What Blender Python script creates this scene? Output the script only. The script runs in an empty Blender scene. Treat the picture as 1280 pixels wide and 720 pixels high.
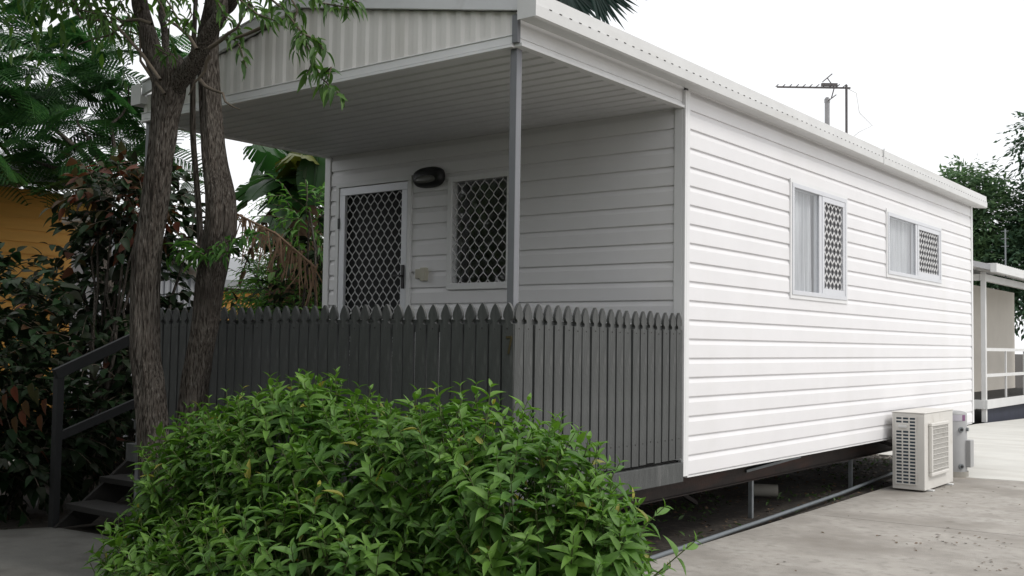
import bpy, math, random
import numpy as np
from mathutils import Vector, noise
from math import sin, cos, pi, radians
rnd = random.Random(7)
rng = np.random.default_rng(11)
SC = bpy.context.scene
COL = SC.collection

# ------------------------------------------------------------------ camera
F, PITCH, ROLL, YAW = 1319.755, .0523447, .0147423, -.6612977
CAM = Vector((3.36393, -4.36068, .714365))
fw = Vector((sin(YAW)*cos(PITCH), cos(YAW)*cos(PITCH), sin(PITCH)))
r0 = Vector((cos(YAW), -sin(YAW), 0)); u0 = r0.cross(fw)
RT = r0*cos(ROLL)+u0*sin(ROLL); UP = -r0*sin(ROLL)+u0*cos(ROLL)
def at(x, y, ax, v):
    """world point where the sight line of a photo pixel crosses the plane axis=v"""
    d = fw+RT*((x-640)/F)+UP*((360-y)/F)
    return CAM+d*((v-CAM[ax])/d[ax])
cd = bpy.data.cameras.new('camera'); co = bpy.data.objects.new('camera', cd); COL.objects.link(co)
from mathutils import Matrix
m3 = Matrix((RT, UP, -fw)).transposed()
co.matrix_world = Matrix.Translation(CAM) @ m3.to_4x4()
cd.sensor_width = 36; cd.lens = F/1280*36; cd.clip_end = 2000; cd.clip_start = .05
SC.camera = co

# ------------------------------------------------------------------ light
w = bpy.data.worlds.new('World'); SC.world = w; w.use_nodes = True
nt = w.node_tree; nt.nodes.clear()
SUN_EL, SUN_AZ = radians(52), Vector((.86, .28))
sky = nt.nodes.new('ShaderNodeTexSky'); sky.sky_type = 'NISHITA'; sky.sun_disc = False
sky.sun_elevation = SUN_EL; sky.sun_rotation = math.atan2(SUN_AZ.x, SUN_AZ.y); sky.air_density = 1; sky.dust_density = 4
mx = nt.nodes.new('ShaderNodeMix'); mx.data_type = 'RGBA'; mx.inputs[0].default_value = .88
mx.inputs[7].default_value = (11.6, 11.7, 11.9, 1)
bg = nt.nodes.new('ShaderNodeBackground'); bg.inputs[1].default_value = .1
ow = nt.nodes.new('ShaderNodeOutputWorld')
tcw = nt.nodes.new('ShaderNodeTexCoord'); dt = nt.nodes.new('ShaderNodeVectorMath'); dt.operation = 'DOT_PRODUCT'
dt.inputs[1].default_value = (.50, .80, .33)
gr = nt.nodes.new('ShaderNodeMapRange'); gr.interpolation_type = 'SMOOTHSTEP'; gr.inputs[1].default_value = -.75; gr.inputs[2].default_value = .05
gr.inputs[3].default_value = .95; gr.inputs[4].default_value = 1.0
cm = nt.nodes.new('ShaderNodeMix'); cm.data_type = 'RGBA'; cm.inputs[6].default_value = (0, 0, 0, 1)
nt.links.new(tcw.outputs['Generated'], dt.inputs[0]); nt.links.new(dt.outputs['Value'], gr.inputs[0]); nt.links.new(gr.outputs[0], cm.inputs[0])
nt.links.new(sky.outputs[0], mx.inputs[6]); nt.links.new(mx.outputs[2], cm.inputs[7]); nt.links.new(cm.outputs[2], bg.inputs[0]); nt.links.new(bg.outputs[0], ow.inputs[0])
sd = bpy.data.lights.new('sun', 'SUN'); sd.energy = 1.5; sd.angle = radians(14); sd.color = (1, .97, .92)
so = bpy.data.objects.new('sun', sd); COL.objects.link(so)
sdir = Vector((SUN_AZ.x, SUN_AZ.y, 0)).normalized()*cos(SUN_EL)+Vector((0, 0, sin(SUN_EL)))
so.rotation_euler = sdir.to_track_quat('Z', 'Y').to_euler()
vs = SC.view_settings
vs.view_transform = 'Standard'; vs.look = 'None'; vs.exposure = .08; vs.gamma = 1; vs.use_curve_mapping = False

# ------------------------------------------------------------------ materials
def mat(name, col, rough=.6, var=.12, scale=6., bump=0., bscale=40., metal=0., spec=.5, trans=0., col2=None, attr=False, stretch=None, stain_shade=None, streak=False):
    m = bpy.data.materials.new(name); m.use_nodes = True; n = m.node_tree; N = n.nodes; Lk = n.links
    bs = N['Principled BSDF']; bs.inputs['Roughness'].default_value = rough; bs.inputs['Metallic'].default_value = metal
    bs.inputs['Specular IOR Level'].default_value = spec
    tc = N.new('ShaderNodeTexCoord'); mp = N.new('ShaderNodeMapping'); Lk.new(tc.outputs['Object'], mp.inputs[0])
    if stretch: mp.inputs['Scale'].default_value = stretch
    c2 = col2 or tuple(c*(1-2*var) for c in col)
    mix = N.new('ShaderNodeMix'); mix.data_type = 'RGBA'
    mix.inputs[6].default_value = (*col, 1); mix.inputs[7].default_value = (*c2, 1)
    if attr:
        a = N.new('ShaderNodeAttribute'); a.attribute_name = 'rnd'; Lk.new(a.outputs['Fac'], mix.inputs[0])
    else:
        nz = N.new('ShaderNodeTexNoise'); nz.inputs['Scale'].default_value = scale; nz.inputs['Detail'].default_value = 8
        nz.inputs['Roughness'].default_value = .65
        Lk.new(mp.outputs[0], nz.inputs['Vector'])
        rp = N.new('ShaderNodeMapRange'); rp.inputs[1].default_value = .3; rp.inputs[2].default_value = .72
        Lk.new(nz.outputs['Fac'], rp.inputs[0]); Lk.new(rp.outputs[0], mix.inputs[0])
    outc = mix.outputs[2]
    for (scol, ssc, lo, hi, sst) in (stain_shade or []):
        n2 = N.new('ShaderNodeTexNoise'); n2.inputs['Scale'].default_value = ssc; n2.inputs['Detail'].default_value = 6
        mp2 = N.new('ShaderNodeMapping'); Lk.new(tc.outputs['Object'], mp2.inputs[0]); mp2.inputs['Scale'].default_value = sst or (1, 1, 1)
        mp2.inputs['Location'].default_value = (ssc*1.7, 3.1, .4)
        Lk.new(mp2.outputs[0], n2.inputs['Vector'])
        r2 = N.new('ShaderNodeMapRange'); r2.inputs[1].default_value = lo; r2.inputs[2].default_value = hi
        Lk.new(n2.outputs['Fac'], r2.inputs[0])
        m2 = N.new('ShaderNodeMix'); m2.data_type = 'RGBA'; Lk.new(r2.outputs[0], m2.inputs[0]); Lk.new(outc, m2.inputs[6]); m2.inputs[7].default_value = (*scol, 1)
        outc = m2.outputs[2]
    Lk.new(outc, bs.inputs['Base Color'])
    if bump:
        nb = N.new('ShaderNodeTexNoise'); nb.inputs['Scale'].default_value = bscale; nb.inputs['Detail'].default_value = 6
        Lk.new(mp.outputs[0], nb.inputs['Vector'])
        b = N.new('ShaderNodeBump'); b.inputs['Strength'].default_value = bump; b.inputs['Distance'].default_value = .01
        Lk.new(nb.outputs['Fac'], b.inputs['Height']); Lk.new(b.outputs[0], bs.inputs['Normal'])
    if trans:
        t = N.new('ShaderNodeBsdfTranslucent'); ms = N.new('ShaderNodeMixShader'); ms.inputs[0].default_value = trans
        hs = N.new('ShaderNodeHueSaturation'); hs.inputs['Value'].default_value = 1.5; hs.inputs['Saturation'].default_value = 1.1
        Lk.new(outc, hs.inputs['Color']); Lk.new(hs.outputs[0], t.inputs[0])
        Lk.new(bs.outputs[0], ms.inputs[1]); Lk.new(t.outputs[0], ms.inputs[2]); Lk.new(ms.outputs[0], N['Material Output'].inputs[0])
    return m
def glass_mat(name, tint=(.8, .83, .85), gl=.35):
    m = bpy.data.materials.new(name); m.use_nodes = True; N = m.node_tree.nodes; Lk = m.node_tree.links
    N.remove(N['Principled BSDF'])
    t = N.new('ShaderNodeBsdfTransparent'); t.inputs[0].default_value = (*tint, 1)
    g = N.new('ShaderNodeBsdfGlossy'); g.inputs['Roughness'].default_value = .02
    fr = N.new('ShaderNodeFresnel'); fr.inputs[0].default_value = 1.5
    ad = N.new('ShaderNodeMath'); ad.operation = 'ADD'; ad.inputs[1].default_value = gl*.3; ad.use_clamp = True; Lk.new(fr.outputs[0], ad.inputs[0])
    ge = N.new('ShaderNodeNewGeometry'); sb = N.new('ShaderNodeMath'); sb.operation = 'SUBTRACT'; sb.inputs[0].default_value = 1; Lk.new(ge.outputs['Backfacing'], sb.inputs[1])
    mu = N.new('ShaderNodeMath'); mu.operation = 'MULTIPLY'; Lk.new(ad.outputs[0], mu.inputs[0]); Lk.new(sb.outputs[0], mu.inputs[1])
    nz = N.new('ShaderNodeTexNoise'); nz.inputs['Scale'].default_value = 1.5
    b = N.new('ShaderNodeBump'); b.inputs['Strength'].default_value = .03; Lk.new(nz.outputs['Fac'], b.inputs['Height']); Lk.new(b.outputs[0], g.inputs['Normal'])
    ms = N.new('ShaderNodeMixShader'); Lk.new(mu.outputs[0], ms.inputs[0]); Lk.new(t.outputs[0], ms.inputs[1]); Lk.new(g.outputs[0], ms.inputs[2])
    Lk.new(ms.outputs[0], N['Material Output'].inputs[0]); return m
M = {}
M['siding'] = mat('vinyl_siding', (.80, .79, .80), .42, .03, 2.5, stain_shade=[((.745, .735, .73), 1.3, .5, .85, (2, 2, .35))])
M['trim'] = mat('white_trim', (.78, .78, .78), .4, .04, 4)
M['gutter'] = mat('offwhite_gutter', (.66, .66, .65), .4, .05, 5, stain_shade=[((.5, .49, .46), 3, .55, .85, (1, .3, 3))])
M['gable'] = mat('ribbed_sheet', (.76, .74, .71), .45, .05, 3, stain_shade=[((.5, .47, .42), 2.2, .55, .85, (1, 1, .4))])
M['ceiling'] = mat('ceiling_lining', (.74, .74, .75), .5, .06, 3)
M['barge'] = mat('grey_white_barge', (.68, .69, .70), .4, .05, 4, stain_shade=[((.36, .35, .33), 4, .58, .8, None)])
M['alu'] = mat('aluminium_frame', (.66, .67, .70), .35, .04, 6, metal=.15)
M['fence'] = mat('weathered_grey_paint', (.086, .09, .088), .75, .2, 7, bump=.5, bscale=60, stretch=(3, 3, .5), stain_shade=[((.15, .15, .147), 5, .56, .8, (3, 3, .6)), ((.05, .05, .05), 9, .6, .85, (3, 3, .4))])
M['post'] = mat('grey_steel_post', (.19, .195, .21), .5, .06, 6)
M['nail'] = mat('nail_head', (.03, .028, .025), .6)
M['black'] = mat('black_plastic', (.015, .015, .016), .45)
M['dark'] = mat('dark_interior', (.02, .021, .022), .8)
M['grille'] = mat('grille_wire', (.62, .62, .62), .45, .03, 8)
M['screen'] = mat('fly_screen', (.13, .13, .14), .8)
M['grille_white'] = mat('grille_white', (.70, .70, .70), .4, .03, 8)
M['curtain'] = mat('net_curtain', (.68, .68, .70), .9, .05, 4, stretch=(12, 12, .3), col2=(.34, .34, .37))  # upright pale and dark streaks put the shading of folds into the colour
M['glass'] = glass_mat('window_glass', (.97, .98, .98), .25)
M['lamp'] = mat('lamp_lens', (.16, .16, .15), .3)
M['beige'] = mat('aircon_beige', (.66, .64, .60), .45, .03, 5, stain_shade=[((.5, .47, .42), 7, .6, .85, None)])
M['acslot'] = mat('condenser_fins', (.035, .06, .085), .6, .2, 30)
M['fan'] = mat('fan_dark', (.22, .22, .22), .6)
M['tank'] = mat('grey_tank', (.34, .34, .34), .45, .05, 5)
M['label'] = mat('pale_label', (.5, .48, .53), .5, .05, 20)
M['labelred'] = mat('purple_label', (.22, .09, .2), .5)
M['concrete'] = mat('concrete', (.39, .365, .33), .85, .12, 3.2, bump=.3, bscale=90,
    stain_shade=[((.22, .2, .175), 1.3, .44, .66, None), ((.42, .40, .365), 2.6, .56, .8, None), ((.25, .235, .21), 14, .5, .75, None), ((.36, .27, .17), .55, .66, .8, None), ((.2, .185, .16), 5, .66, .74, None), ((.15, .14, .12), 60, .72, .76, None)])
M['concrete2'] = mat('pale_concrete', (.62, .61, .57), .85, .08, 2, bump=.2, bscale=90, stain_shade=[((.48, .46, .42), 1.2, .5, .75, (.4, 2, 1))])
M['path'] = mat('shaded_path_concrete', (.17, .165, .15), .9, .15, 3, bump=.5, bscale=60, stain_shade=[((.1, .095, .085), 4, .5, .7, None)])
M['soil'] = mat('soil', (.038, .03, .023), .95, .25, 7, bump=1, bscale=30, stain_shade=[((.065, .055, .042), 14, .55, .7, None)])
M['rust'] = mat('rusty_steel', (.04, .03, .026), .8, .2, 8, bump=.3, stain_shade=[((.075, .035, .025), 4, .5, .7, (.3, .3, 2))])
M['steel'] = mat('galvanised_steel', (.25, .27, .28), .5, .15, 12, metal=.3)
M['pvc'] = mat('grey_pipe', (.15, .17, .185), .5, .12, 8)
M['stub'] = mat('pale_pipe', (.34, .32, .28), .6, .1, 10)
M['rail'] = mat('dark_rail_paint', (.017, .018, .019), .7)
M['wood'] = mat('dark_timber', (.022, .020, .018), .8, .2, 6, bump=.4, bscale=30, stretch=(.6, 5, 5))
M['bark'] = mat('grey_bark', (.165, .148, .13), .95, .2, 3, bump=1., bscale=20, col2=(.11, .09, .075), stretch=(5, 5, .55), spec=.15, stain_shade=[((.035, .028, .023), 26, .46, .62, (5, 5, .4)), ((.26, .24, .215), 24, .58, .72, (5, 5, .35)), ((.04, .033, .028), 2.2, .5, .72, None)])  # bark grain; its dark streaks also paint the shade of the grooves
for n_ in M['bark'].node_tree.nodes:
    if n_.type == 'BUMP': n_.inputs['Distance'].default_value = .035
M['twig'] = mat('twig_bark', (.12, .095, .07), .9, .2, 20)
M['stemgreen'] = mat('green_stem', (.10, .13, .04), .7)
M['shrub'] = mat('shrub_leaf', (.135, .26, .04), .55, .1, trans=.28, col2=(.04, .12, .02), attr=True, spec=.45)
M['yellowshrub'] = mat('yellowed_shrub_leaf', (.36, .33, .06), .6, .1, trans=.3, col2=(.2, .22, .05), attr=True)
M['treeleaf'] = mat('tree_leaf', (.085, .17, .03), .5, .1, trans=.3, col2=(.04, .095, .02), attr=True, spec=.4)
M['brightleaf'] = mat('bright_leaf', (.12, .26, .05), .5, .1, trans=.35, col2=(.05, .14, .03), attr=True, spec=.4)
M['feather'] = mat('feathery_leaf', (.06, .15, .04), .6, .1, trans=.35, col2=(.025, .08, .028), attr=True, spec=.3)
M['darkleaf'] = mat('dark_croton_leaf', (.018, .042, .016), .42, .1, trans=.15, col2=(.016, .018, .010), attr=True, spec=.12)
M['redleaf'] = mat('coppery_leaf', (.11, .035, .022), .55, .1, trans=.3, col2=(.03, .042, .016), attr=True, spec=.2)
M['banana'] = mat('banana_leaf', (.024, .068, .018), .4, .1, trans=.35, col2=(.025, .06, .02), attr=True)
M['yellowleaf'] = mat('yellowing_leaf', (.09, .10, .02), .5, .1, trans=.2, col2=(.07, .12, .025), attr=True)
M['dead'] = mat('dead_leaf', (.20, .135, .09), .9, .2, trans=.2, col2=(.10, .065, .045), attr=True, spec=.1)
M['palm'] = mat('palm_leaf', (.035, .075, .06), .4, .1, trans=.15, col2=(.02, .05, .04), attr=True)
M['farleaf'] = mat('far_tree_leaf', (.13, .21, .09), .6, .1, trans=.3, col2=(.07, .13, .07), attr=True, spec=.2)
M['fardark'] = mat('far_dark_leaf', (.08, .14, .075), .6, .1, trans=.25, col2=(.045, .09, .055), attr=True, spec=.2)
M['orange'] = mat('orange_boards', (.72, .37, .075), .6, .08, 4, stretch=(1, .3, 3))
M['greyroof'] = mat('grey_roof', (.22, .23, .24), .5, .1, 3)
M['greywall'] = mat('pale_grey_wall', (.42, .43, .46), .6, .06, 3)
M['tan'] = mat('tan_wall', (.58, .54, .48), .7, .05, 2)
M['nwhite'] = mat('neighbour_white', (.66, .66, .65), .5, .05, 3)
M['nroof'] = mat('neighbour_roof', (.50, .50, .51), .5, .06, 3)
M['navy'] = mat('blue_black_base', (.03, .035, .06), .7, .2, 4)
M['antenna'] = mat('antenna_metal', (.12, .11, .11), .5, metal=.4)
M['vent'] = mat('vent_grey', (.33, .33, .34), .5)
M['weed'] = mat('weed_leaf', (.08, .15, .04), .6, .1, trans=.25, col2=(.05, .08, .03), attr=True)
M['litter'] = mat('fallen_leaf', (.14, .085, .045), .9, .1, col2=(.06, .04, .025), attr=True)
M['stone'] = mat('gravel', (.36, .33, .29), .9, .2, 12)
M['ochre'] = mat('faded_number', (.065, .05, .018), .7)
M['switch'] = mat('cream_switch', (.55, .52, .42), .5)

# ------------------------------------------------------------------ mesh builder
ORG = {}
class MB:
    def __init__(s): s.v = []; s.f = []; s.m = []; s.sm = []
    def add(s, vs, fs, mi=0, smooth=False):
        b = len(s.v); s.v += [tuple(p) for p in vs]
        for f in fs: s.f.append([b+i for i in f]); s.m.append(mi); s.sm.append(smooth)
    def box(s, a, b, mi=0):
        x0, x1 = sorted((a[0], b[0])); y0, y1 = sorted((a[1], b[1])); z0, z1 = sorted((a[2], b[2]))
        s.add([(x0, y0, z0), (x1, y0, z0), (x1, y1, z0), (x0, y1, z0), (x0, y0, z1), (x1, y0, z1), (x1, y1, z1), (x0, y1, z1)],
              [(0, 3, 2, 1), (4, 5, 6, 7), (0, 1, 5, 4), (1, 2, 6, 5), (2, 3, 7, 6), (3, 0, 4, 7)], mi)
        return s
    def prism(s, poly, fn, d0, d1, mi=0):
        """poly: list of (a,b); fn(a,b,d)->xyz"""
        n = len(poly)
        s.add([fn(a, b, d0) for a, b in poly]+[fn(a, b, d1) for a, b in poly],
              [list(range(n))[::-1], [n+i for i in range(n)]]+[(i, (i+1) % n, n+(i+1) % n, n+i) for i in range(n)], mi)
        return s
    def bar(s, p, q, w_, h_, mi=0, up=(0, 0, 1)):
        p = Vector(p); q = Vector(q); d = (q-p).normalized(); upv = Vector(up)
        if abs(d.dot(upv)) > .98: upv = Vector((0, 1, 0))
        sx = d.cross(upv).normalized()*w_/2; sz = sx.cross(d).normalized()*h_/2
        vs = [p-sx-sz, p+sx-sz, p+sx+sz, p-sx+sz, q-sx-sz, q+sx-sz, q+sx+sz, q-sx+sz]
        s.add(vs, [(0, 3, 2, 1), (4, 5, 6, 7), (0, 1, 5, 4), (1, 2, 6, 5), (2, 3, 7, 6), (3, 0, 4, 7)], mi); return s
    def tube(s, pts, rad, n=8, mi=0, cap=True, smooth=True):
        pts = [Vector(p) for p in pts]
        if not hasattr(rad, '__len__'): rad = [rad]*len(pts)
        vs = []; fs = []; px = None
        for i, p in enumerate(pts):
            d = (pts[min(i+1, len(pts)-1)]-pts[max(i-1, 0)]).normalized()
            if px is None:
                px = d.cross(Vector((0, 0, 1)) if abs(d.z) < .9 else Vector((0, 1, 0))).normalized()
            px = (px-d*px.dot(d)).normalized(); py = d.cross(px)
            for k in range(n): vs.append(p+(px*cos(2*pi*k/n)+py*sin(2*pi*k/n))*rad[i])
        for i in range(len(pts)-1):
            for k in range(n): fs.append((i*n+k, i*n+(k+1) % n, (i+1)*n+(k+1) % n, (i+1)*n+k))
        s.add(vs, fs, mi, smooth)
        if cap:
            s.add(vs[:n], [list(range(n))[::-1]], mi); s.add(vs[-n:], [list(range(n))], mi)
        return s
    def build(s, name, mats, parent=None, bevel=0, origin=None):
        if not isinstance(mats, (list, tuple)): mats = [mats]
        mats = [M[k] if isinstance(k, str) else k for k in mats]
        o_ = Vector(origin) if origin is not None else (ORG[parent.name] if parent else Vector((0, 0, 0)))
        V = np.array(s.v, dtype=float)-np.array(o_)
        me = bpy.data.meshes.new(name); me.from_pydata(V.tolist(), [], s.f)
        for k in mats: me.materials.append(k)
        me.polygons.foreach_set('material_index', s.m); me.polygons.foreach_set('use_smooth', s.sm)
        me.update(); ob = bpy.data.objects.new(name, me); COL.objects.link(ob)
        if parent:
            ob.parent = parent; off = o_-ORG[parent.name]; ob.location = off; ORG[ob.name] = o_
        else:
            ob.location = o_; ORG[ob.name] = o_
        if bevel:
            b = ob.modifiers.new('bevel', 'BEVEL'); b.width = bevel; b.segments = 2; b.limit_method = 'ANGLE'; b.angle_limit = radians(50)
        return ob
def tag(o, label=None, cat=None, group=None, kind=None):
    if label: o['label'] = label
    if cat: o['category'] = cat
    if group: o['group'] = group
    if kind: o['kind'] = kind
    return o
def thing(name, loc, label, cat, group=None):
    o = bpy.data.objects.new(name, None); COL.objects.link(o); o.location = loc; o.empty_display_size = .2
    ORG[o.name] = Vector(loc); return tag(o, label, cat, group)

# ------------------------------------------------------------------ leaves
def template(n=5, prof='lance', droop=.25, fold=.18):
    """midrib + two edges; returns verts (t, s, h) and quads"""
    vs = []; fs = []
    for i in range(n+1):
        t = i/n
        if prof == 'lance': wd = max(0., sin(pi*min(1, t**.75)))**.9*(1-.25*t)
        elif prof == 'oval': wd = max(0., sin(pi*t**.85))**.7
        elif prof == 'heart': wd = max(0., sin(pi*t**.62))**.8
        else: wd = 1
        h = -droop*t*t
        vs += [(t, -wd, h+fold*wd*.5), (t, 0, h), (t, wd, h+fold*wd*.5)]
    for i in range(n):
        a = 3*i; b = a+3
        fs += [(a, b, b+1, a+1), (a+1, b+1, b+2, a+2)]
    return np.array(vs), np.array(fs)
def leaves(name, P, D, U, L, W, mats, parent, tpl, rv=None, extra=None, smooth=True):
    P = np.array(P, float); D = np.array(D, float); U = np.array(U, float); n = len(P)
    L = np.broadcast_to(L, n); W = np.broadcast_to(W, n)
    D = D/(np.linalg.norm(D, axis=1, keepdims=True)+1e-9)
    S = np.cross(D, U); S /= (np.linalg.norm(S, axis=1, keepdims=True)+1e-9); N = np.cross(S, D)
    T, Fq = tpl; k = len(T)
    V = P[:, None]+D[:, None]*(T[None, :, 0:1]*L[:, None, None])+S[:, None]*(T[None, :, 1:2]*(W/2)[:, None, None])+N[:, None]*(T[None, :, 2:3]*L[:, None, None])
    V = V.reshape(-1, 3)-np.array(ORG[parent.name] if parent else (0, 0, 0))
    Fa = (Fq[None]+(np.arange(n)*k)[:, None, None]).reshape(-1, Fq.shape[1])
    me = bpy.data.meshes.new(name); nf = len(Fa); c = Fq.shape[1]
    me.vertices.add(len(V)); me.vertices.foreach_set('co', V.ravel())
    me.loops.add(nf*c); me.loops.foreach_set('vertex_index', Fa.ravel().astype(np.int32))
    me.polygons.add(nf); me.polygons.foreach_set('loop_start', (np.arange(nf)*c).astype(np.int32)); me.polygons.foreach_set('loop_total', np.full(nf, c, np.int32))
    if not isinstance(mats, (list, tuple)): mats = [mats]
    for q in mats: me.materials.append(M[q])
    if smooth: me.polygons.foreach_set('use_smooth', np.ones(nf, bool))
    if len(mats) > 1:
        mi = (rng.random(n) < (.3 if extra is None else extra)).astype(np.int32); me.polygons.foreach_set('material_index', np.repeat(mi, len(Fq)))
    me.update(); me.validate()
    a = me.attributes.new('rnd', 'FLOAT', 'POINT'); rv = rng.random(n) if rv is None else rv
    a.data.foreach_set('value', np.repeat(rv, k).astype(np.float32))
    ob = bpy.data.objects.new(name, me); COL.objects.link(ob)
    if parent: ob.parent = parent
    return ob
def unit(n):
    v = rng.normal(size=(n, 3)); return v/np.linalg.norm(v, axis=1, keepdims=True)
def cloud(lumps, n, shell=.55):
    """points in a union of ellipsoids, denser to the outside; returns points and outward dirs"""
    Ls = np.array([list(c)+list(r) for c, r in lumps], float)
    vol = (Ls[:, 3]*Ls[:, 4]*Ls[:, 5])**.67; idx = rng.choice(len(Ls), n, p=vol/vol.sum())
    d = unit(n); rr = shell+(1-shell)*rng.random(n)**.6
    return Ls[idx, :3]+d*rr[:, None]*Ls[idx, 3:], d
def twiggy(parent, lumps, ntw, nl, L, W, mats, tpl, stem='twig', tl=.35, sway=.3, name='foliage', extra=None, updir=.2, hang=.35, shell=.4, clip=None):
    """twigs carrying alternate leaves"""
    P, O = cloud(lumps, ntw, shell)
    if clip is not None: k = clip(P); P = P[k]; O = O[k]
    ntw = len(P)
    D = O+unit(ntw)*.6+np.array([0, 0, updir]); D /= np.linalg.norm(D, axis=1, keepdims=True)
    LP = []; LD = []; LU = []; tb = MB(); sub = ntw < 700
    for i in range(ntw):
        p = P[i]; d = D[i]; ln = tl*(.6+.8*rnd.random())
        side = np.cross(d, (0, 0, 1.)); side /= np.linalg.norm(side)+1e-6
        pts = []
        for j in range(nl):
            t = j/(nl-1); q = p+d*ln*t+np.array([0, 0, -hang*ln*t*t]); pts.append(q)
            s_ = 1 if j % 2 else -1
            dd = d*.55+side*s_*.8+np.array([0, 0, -.25-.3*rnd.random()])+rng.normal(size=3)*sway
            if j == nl-1: dd = d+np.array([0, 0, -.4])
            LP.append(q); LD.append(dd); LU.append(np.array([0, 0, 1.])+rng.normal(size=3)*.35)
        if sub: tb.tube(pts[::2]+[pts[-1]], .004, 3, cap=False)
    n = len(LP); sc = .7+.6*rng.random(n)
    leaves(name, LP, LD, LU, L*sc, W*sc, mats, parent, tpl, extra=extra)
    if sub and tb.v: tb.build('twigs', stem, parent)
T_l = template(5, 'lance', .3, .22); T_l3 = template(3, 'lance', .25, .2); T_o = template(4, 'oval', .25, .2); T_h = template(5, 'heart', .3, .15)
T_1 = (np.array([(0, 0, 0), (.45, -1, .02), (1, 0, -.12), (.45, 1, .02)]), np.array([(0, 1, 2, 3)]))

def trunk_mesh(mb, pts, rads, seg=84, amp=.09, step=.03, seed=0, mi=0):
    pts = [Vector(p) for p in pts]
    # catmull-rom resample
    P = []; R = []
    for i in range(len(pts)-1):
        p0 = pts[max(i-1, 0)]; p1 = pts[i]; p2 = pts[i+1]; p3 = pts[min(i+2, len(pts)-1)]
        n = max(2, int((p2-p1).length/step))
        for k in range(n):
            t = k/n
            P.append(.5*((2*p1)+(p2-p0)*t+(2*p0-5*p1+4*p2-p3)*t*t+(3*p1-p0-3*p2+p3)*t**3)); R.append(rads[i]*(1-t)+rads[i+1]*t)
    P.append(pts[-1]); R.append(rads[-1])
    vs = []; px = None
    for i, p in enumerate(P):
        d = (P[min(i+1, len(P)-1)]-P[max(i-1, 0)]).normalized()
        if px is None: px = d.cross(Vector((0, 1, 0))).normalized()
        px = (px-d*px.dot(d)).normalized(); py = d.cross(px)
        for k in range(seg):
            a = 2*pi*k/seg; q = Vector((cos(a)*2.2+seed, sin(a)*2.2, i*step*3.))
            f = noise.noise(Vector((q.x*1.6, q.y*1.6, q.z*.9)))*amp*.9+(abs(noise.noise(Vector((q.x*3.5, q.y*3.5, q.z*1.1))))-.2)*amp*1.2+noise.noise(Vector((cos(a)+seed*3, sin(a), i*step*.9)))*amp*1.3+(noise.noise(Vector((cos(a)*R[i]*70+seed, sin(a)*R[i]*70, i*step*7)))*amp*.55 if seg > 20 else 0)
            vs.append(p+(px*cos(a)+py*sin(a))*R[i]*(1+f))
    fs = [(i*seg+k, i*seg+(k+1) % seg, (i+1)*seg+(k+1) % seg, (i+1)*seg+k) for i in range(len(P)-1) for k in range(seg)]
    mb.add(vs, fs, mi, True); mb.add(vs[-seg:], [list(range(seg))], mi)

# ================================================================== SETTING
GZ, LZ = -.60, -.75
# ground
gx = [-400, -150, -60, -30, -20, -15, -12, -9, -7, -6, -5, -4.2, -3.8, -3.5, -3.1, -2.7, -2.2, -1.7, -1.2, -.8, -.4, -.03, .4, .9, 1.4, 2, 3, 4.5, 7, 12, 25, 60, 150, 400]
gy = [-400, -150, -60, -25, -12, -7, -4, -3, -2.4, -1.8, -1.2, -.6, 0, .5, 1, 1.5, 2, 2.5, 3, 3.5, 4, 4.5, 5, 5.5, 6, 6.6, 7.2, 8, 9, 11, 14, 18, 25, 40, 80, 200, 500]
def gh(x, y):
    t = min(1, max(0, (-1.25-x)/.7)); z = -.625*(1-t)+(-.775)*t
    if abs(x) < 12 and abs(y) < 12: z += .012*noise.noise(Vector((x*2, y*2, 0)))
    return z
g = MB(); nx = len(gx)
g.add([(x, y, gh(x, y)) for y in gy for x in gx], [(j*nx+i, j*nx+i+1, (j+1)*nx+i+1, (j+1)*nx+i) for j in range(len(gy)-1) for i in range(nx-1)], 0, True)
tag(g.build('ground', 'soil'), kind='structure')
# near slab: edge follows the cabin wall, then bows out round the garden bed; a saw-cut joint at Y=3.8
def slab(name, poly, z0, z1, m):
    b = MB(); b.prism(poly, lambda a, c, d: (a, c, d), z0, z1); o = b.build(name, m, bevel=.006); return tag(o, kind='structure')
slab('driveway_slab', [(.02, 1.35), (.35, .55), (.9, -.15), (1.7, -.9), (2.2, -2.2), (2.6, -9), (16, -9), (16, 3.9+.885), (-.0, 3.755)], -.74, GZ, 'concrete')
slab('driveway_slab_rear', [(.0, 3.773), (16, 4.808), (16, 9.6), (-.05, 7.16)], -.74, GZ-.001, 'concrete')
slab('pale_driveway', [(-.05, 7.17), (16, 9.61), (40, 14), (40, 70), (-.4, 70), (-1.2, 20), (-1.7, 15.6), (-1.7, 8.95), (-.1, 8.9)], -.74, GZ+.002, 'concrete2')
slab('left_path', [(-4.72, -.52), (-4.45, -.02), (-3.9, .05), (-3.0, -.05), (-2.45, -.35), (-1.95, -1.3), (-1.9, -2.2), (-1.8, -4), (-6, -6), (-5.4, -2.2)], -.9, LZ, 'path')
slab('pale_ground_beyond', [(-9.2, 1.5), (-4.2, 4.4), (-3.9, 9), (-3.8, 24), (-10, 24), (-10.5, 4)], -.9, -.757, 'concrete2')

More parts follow.
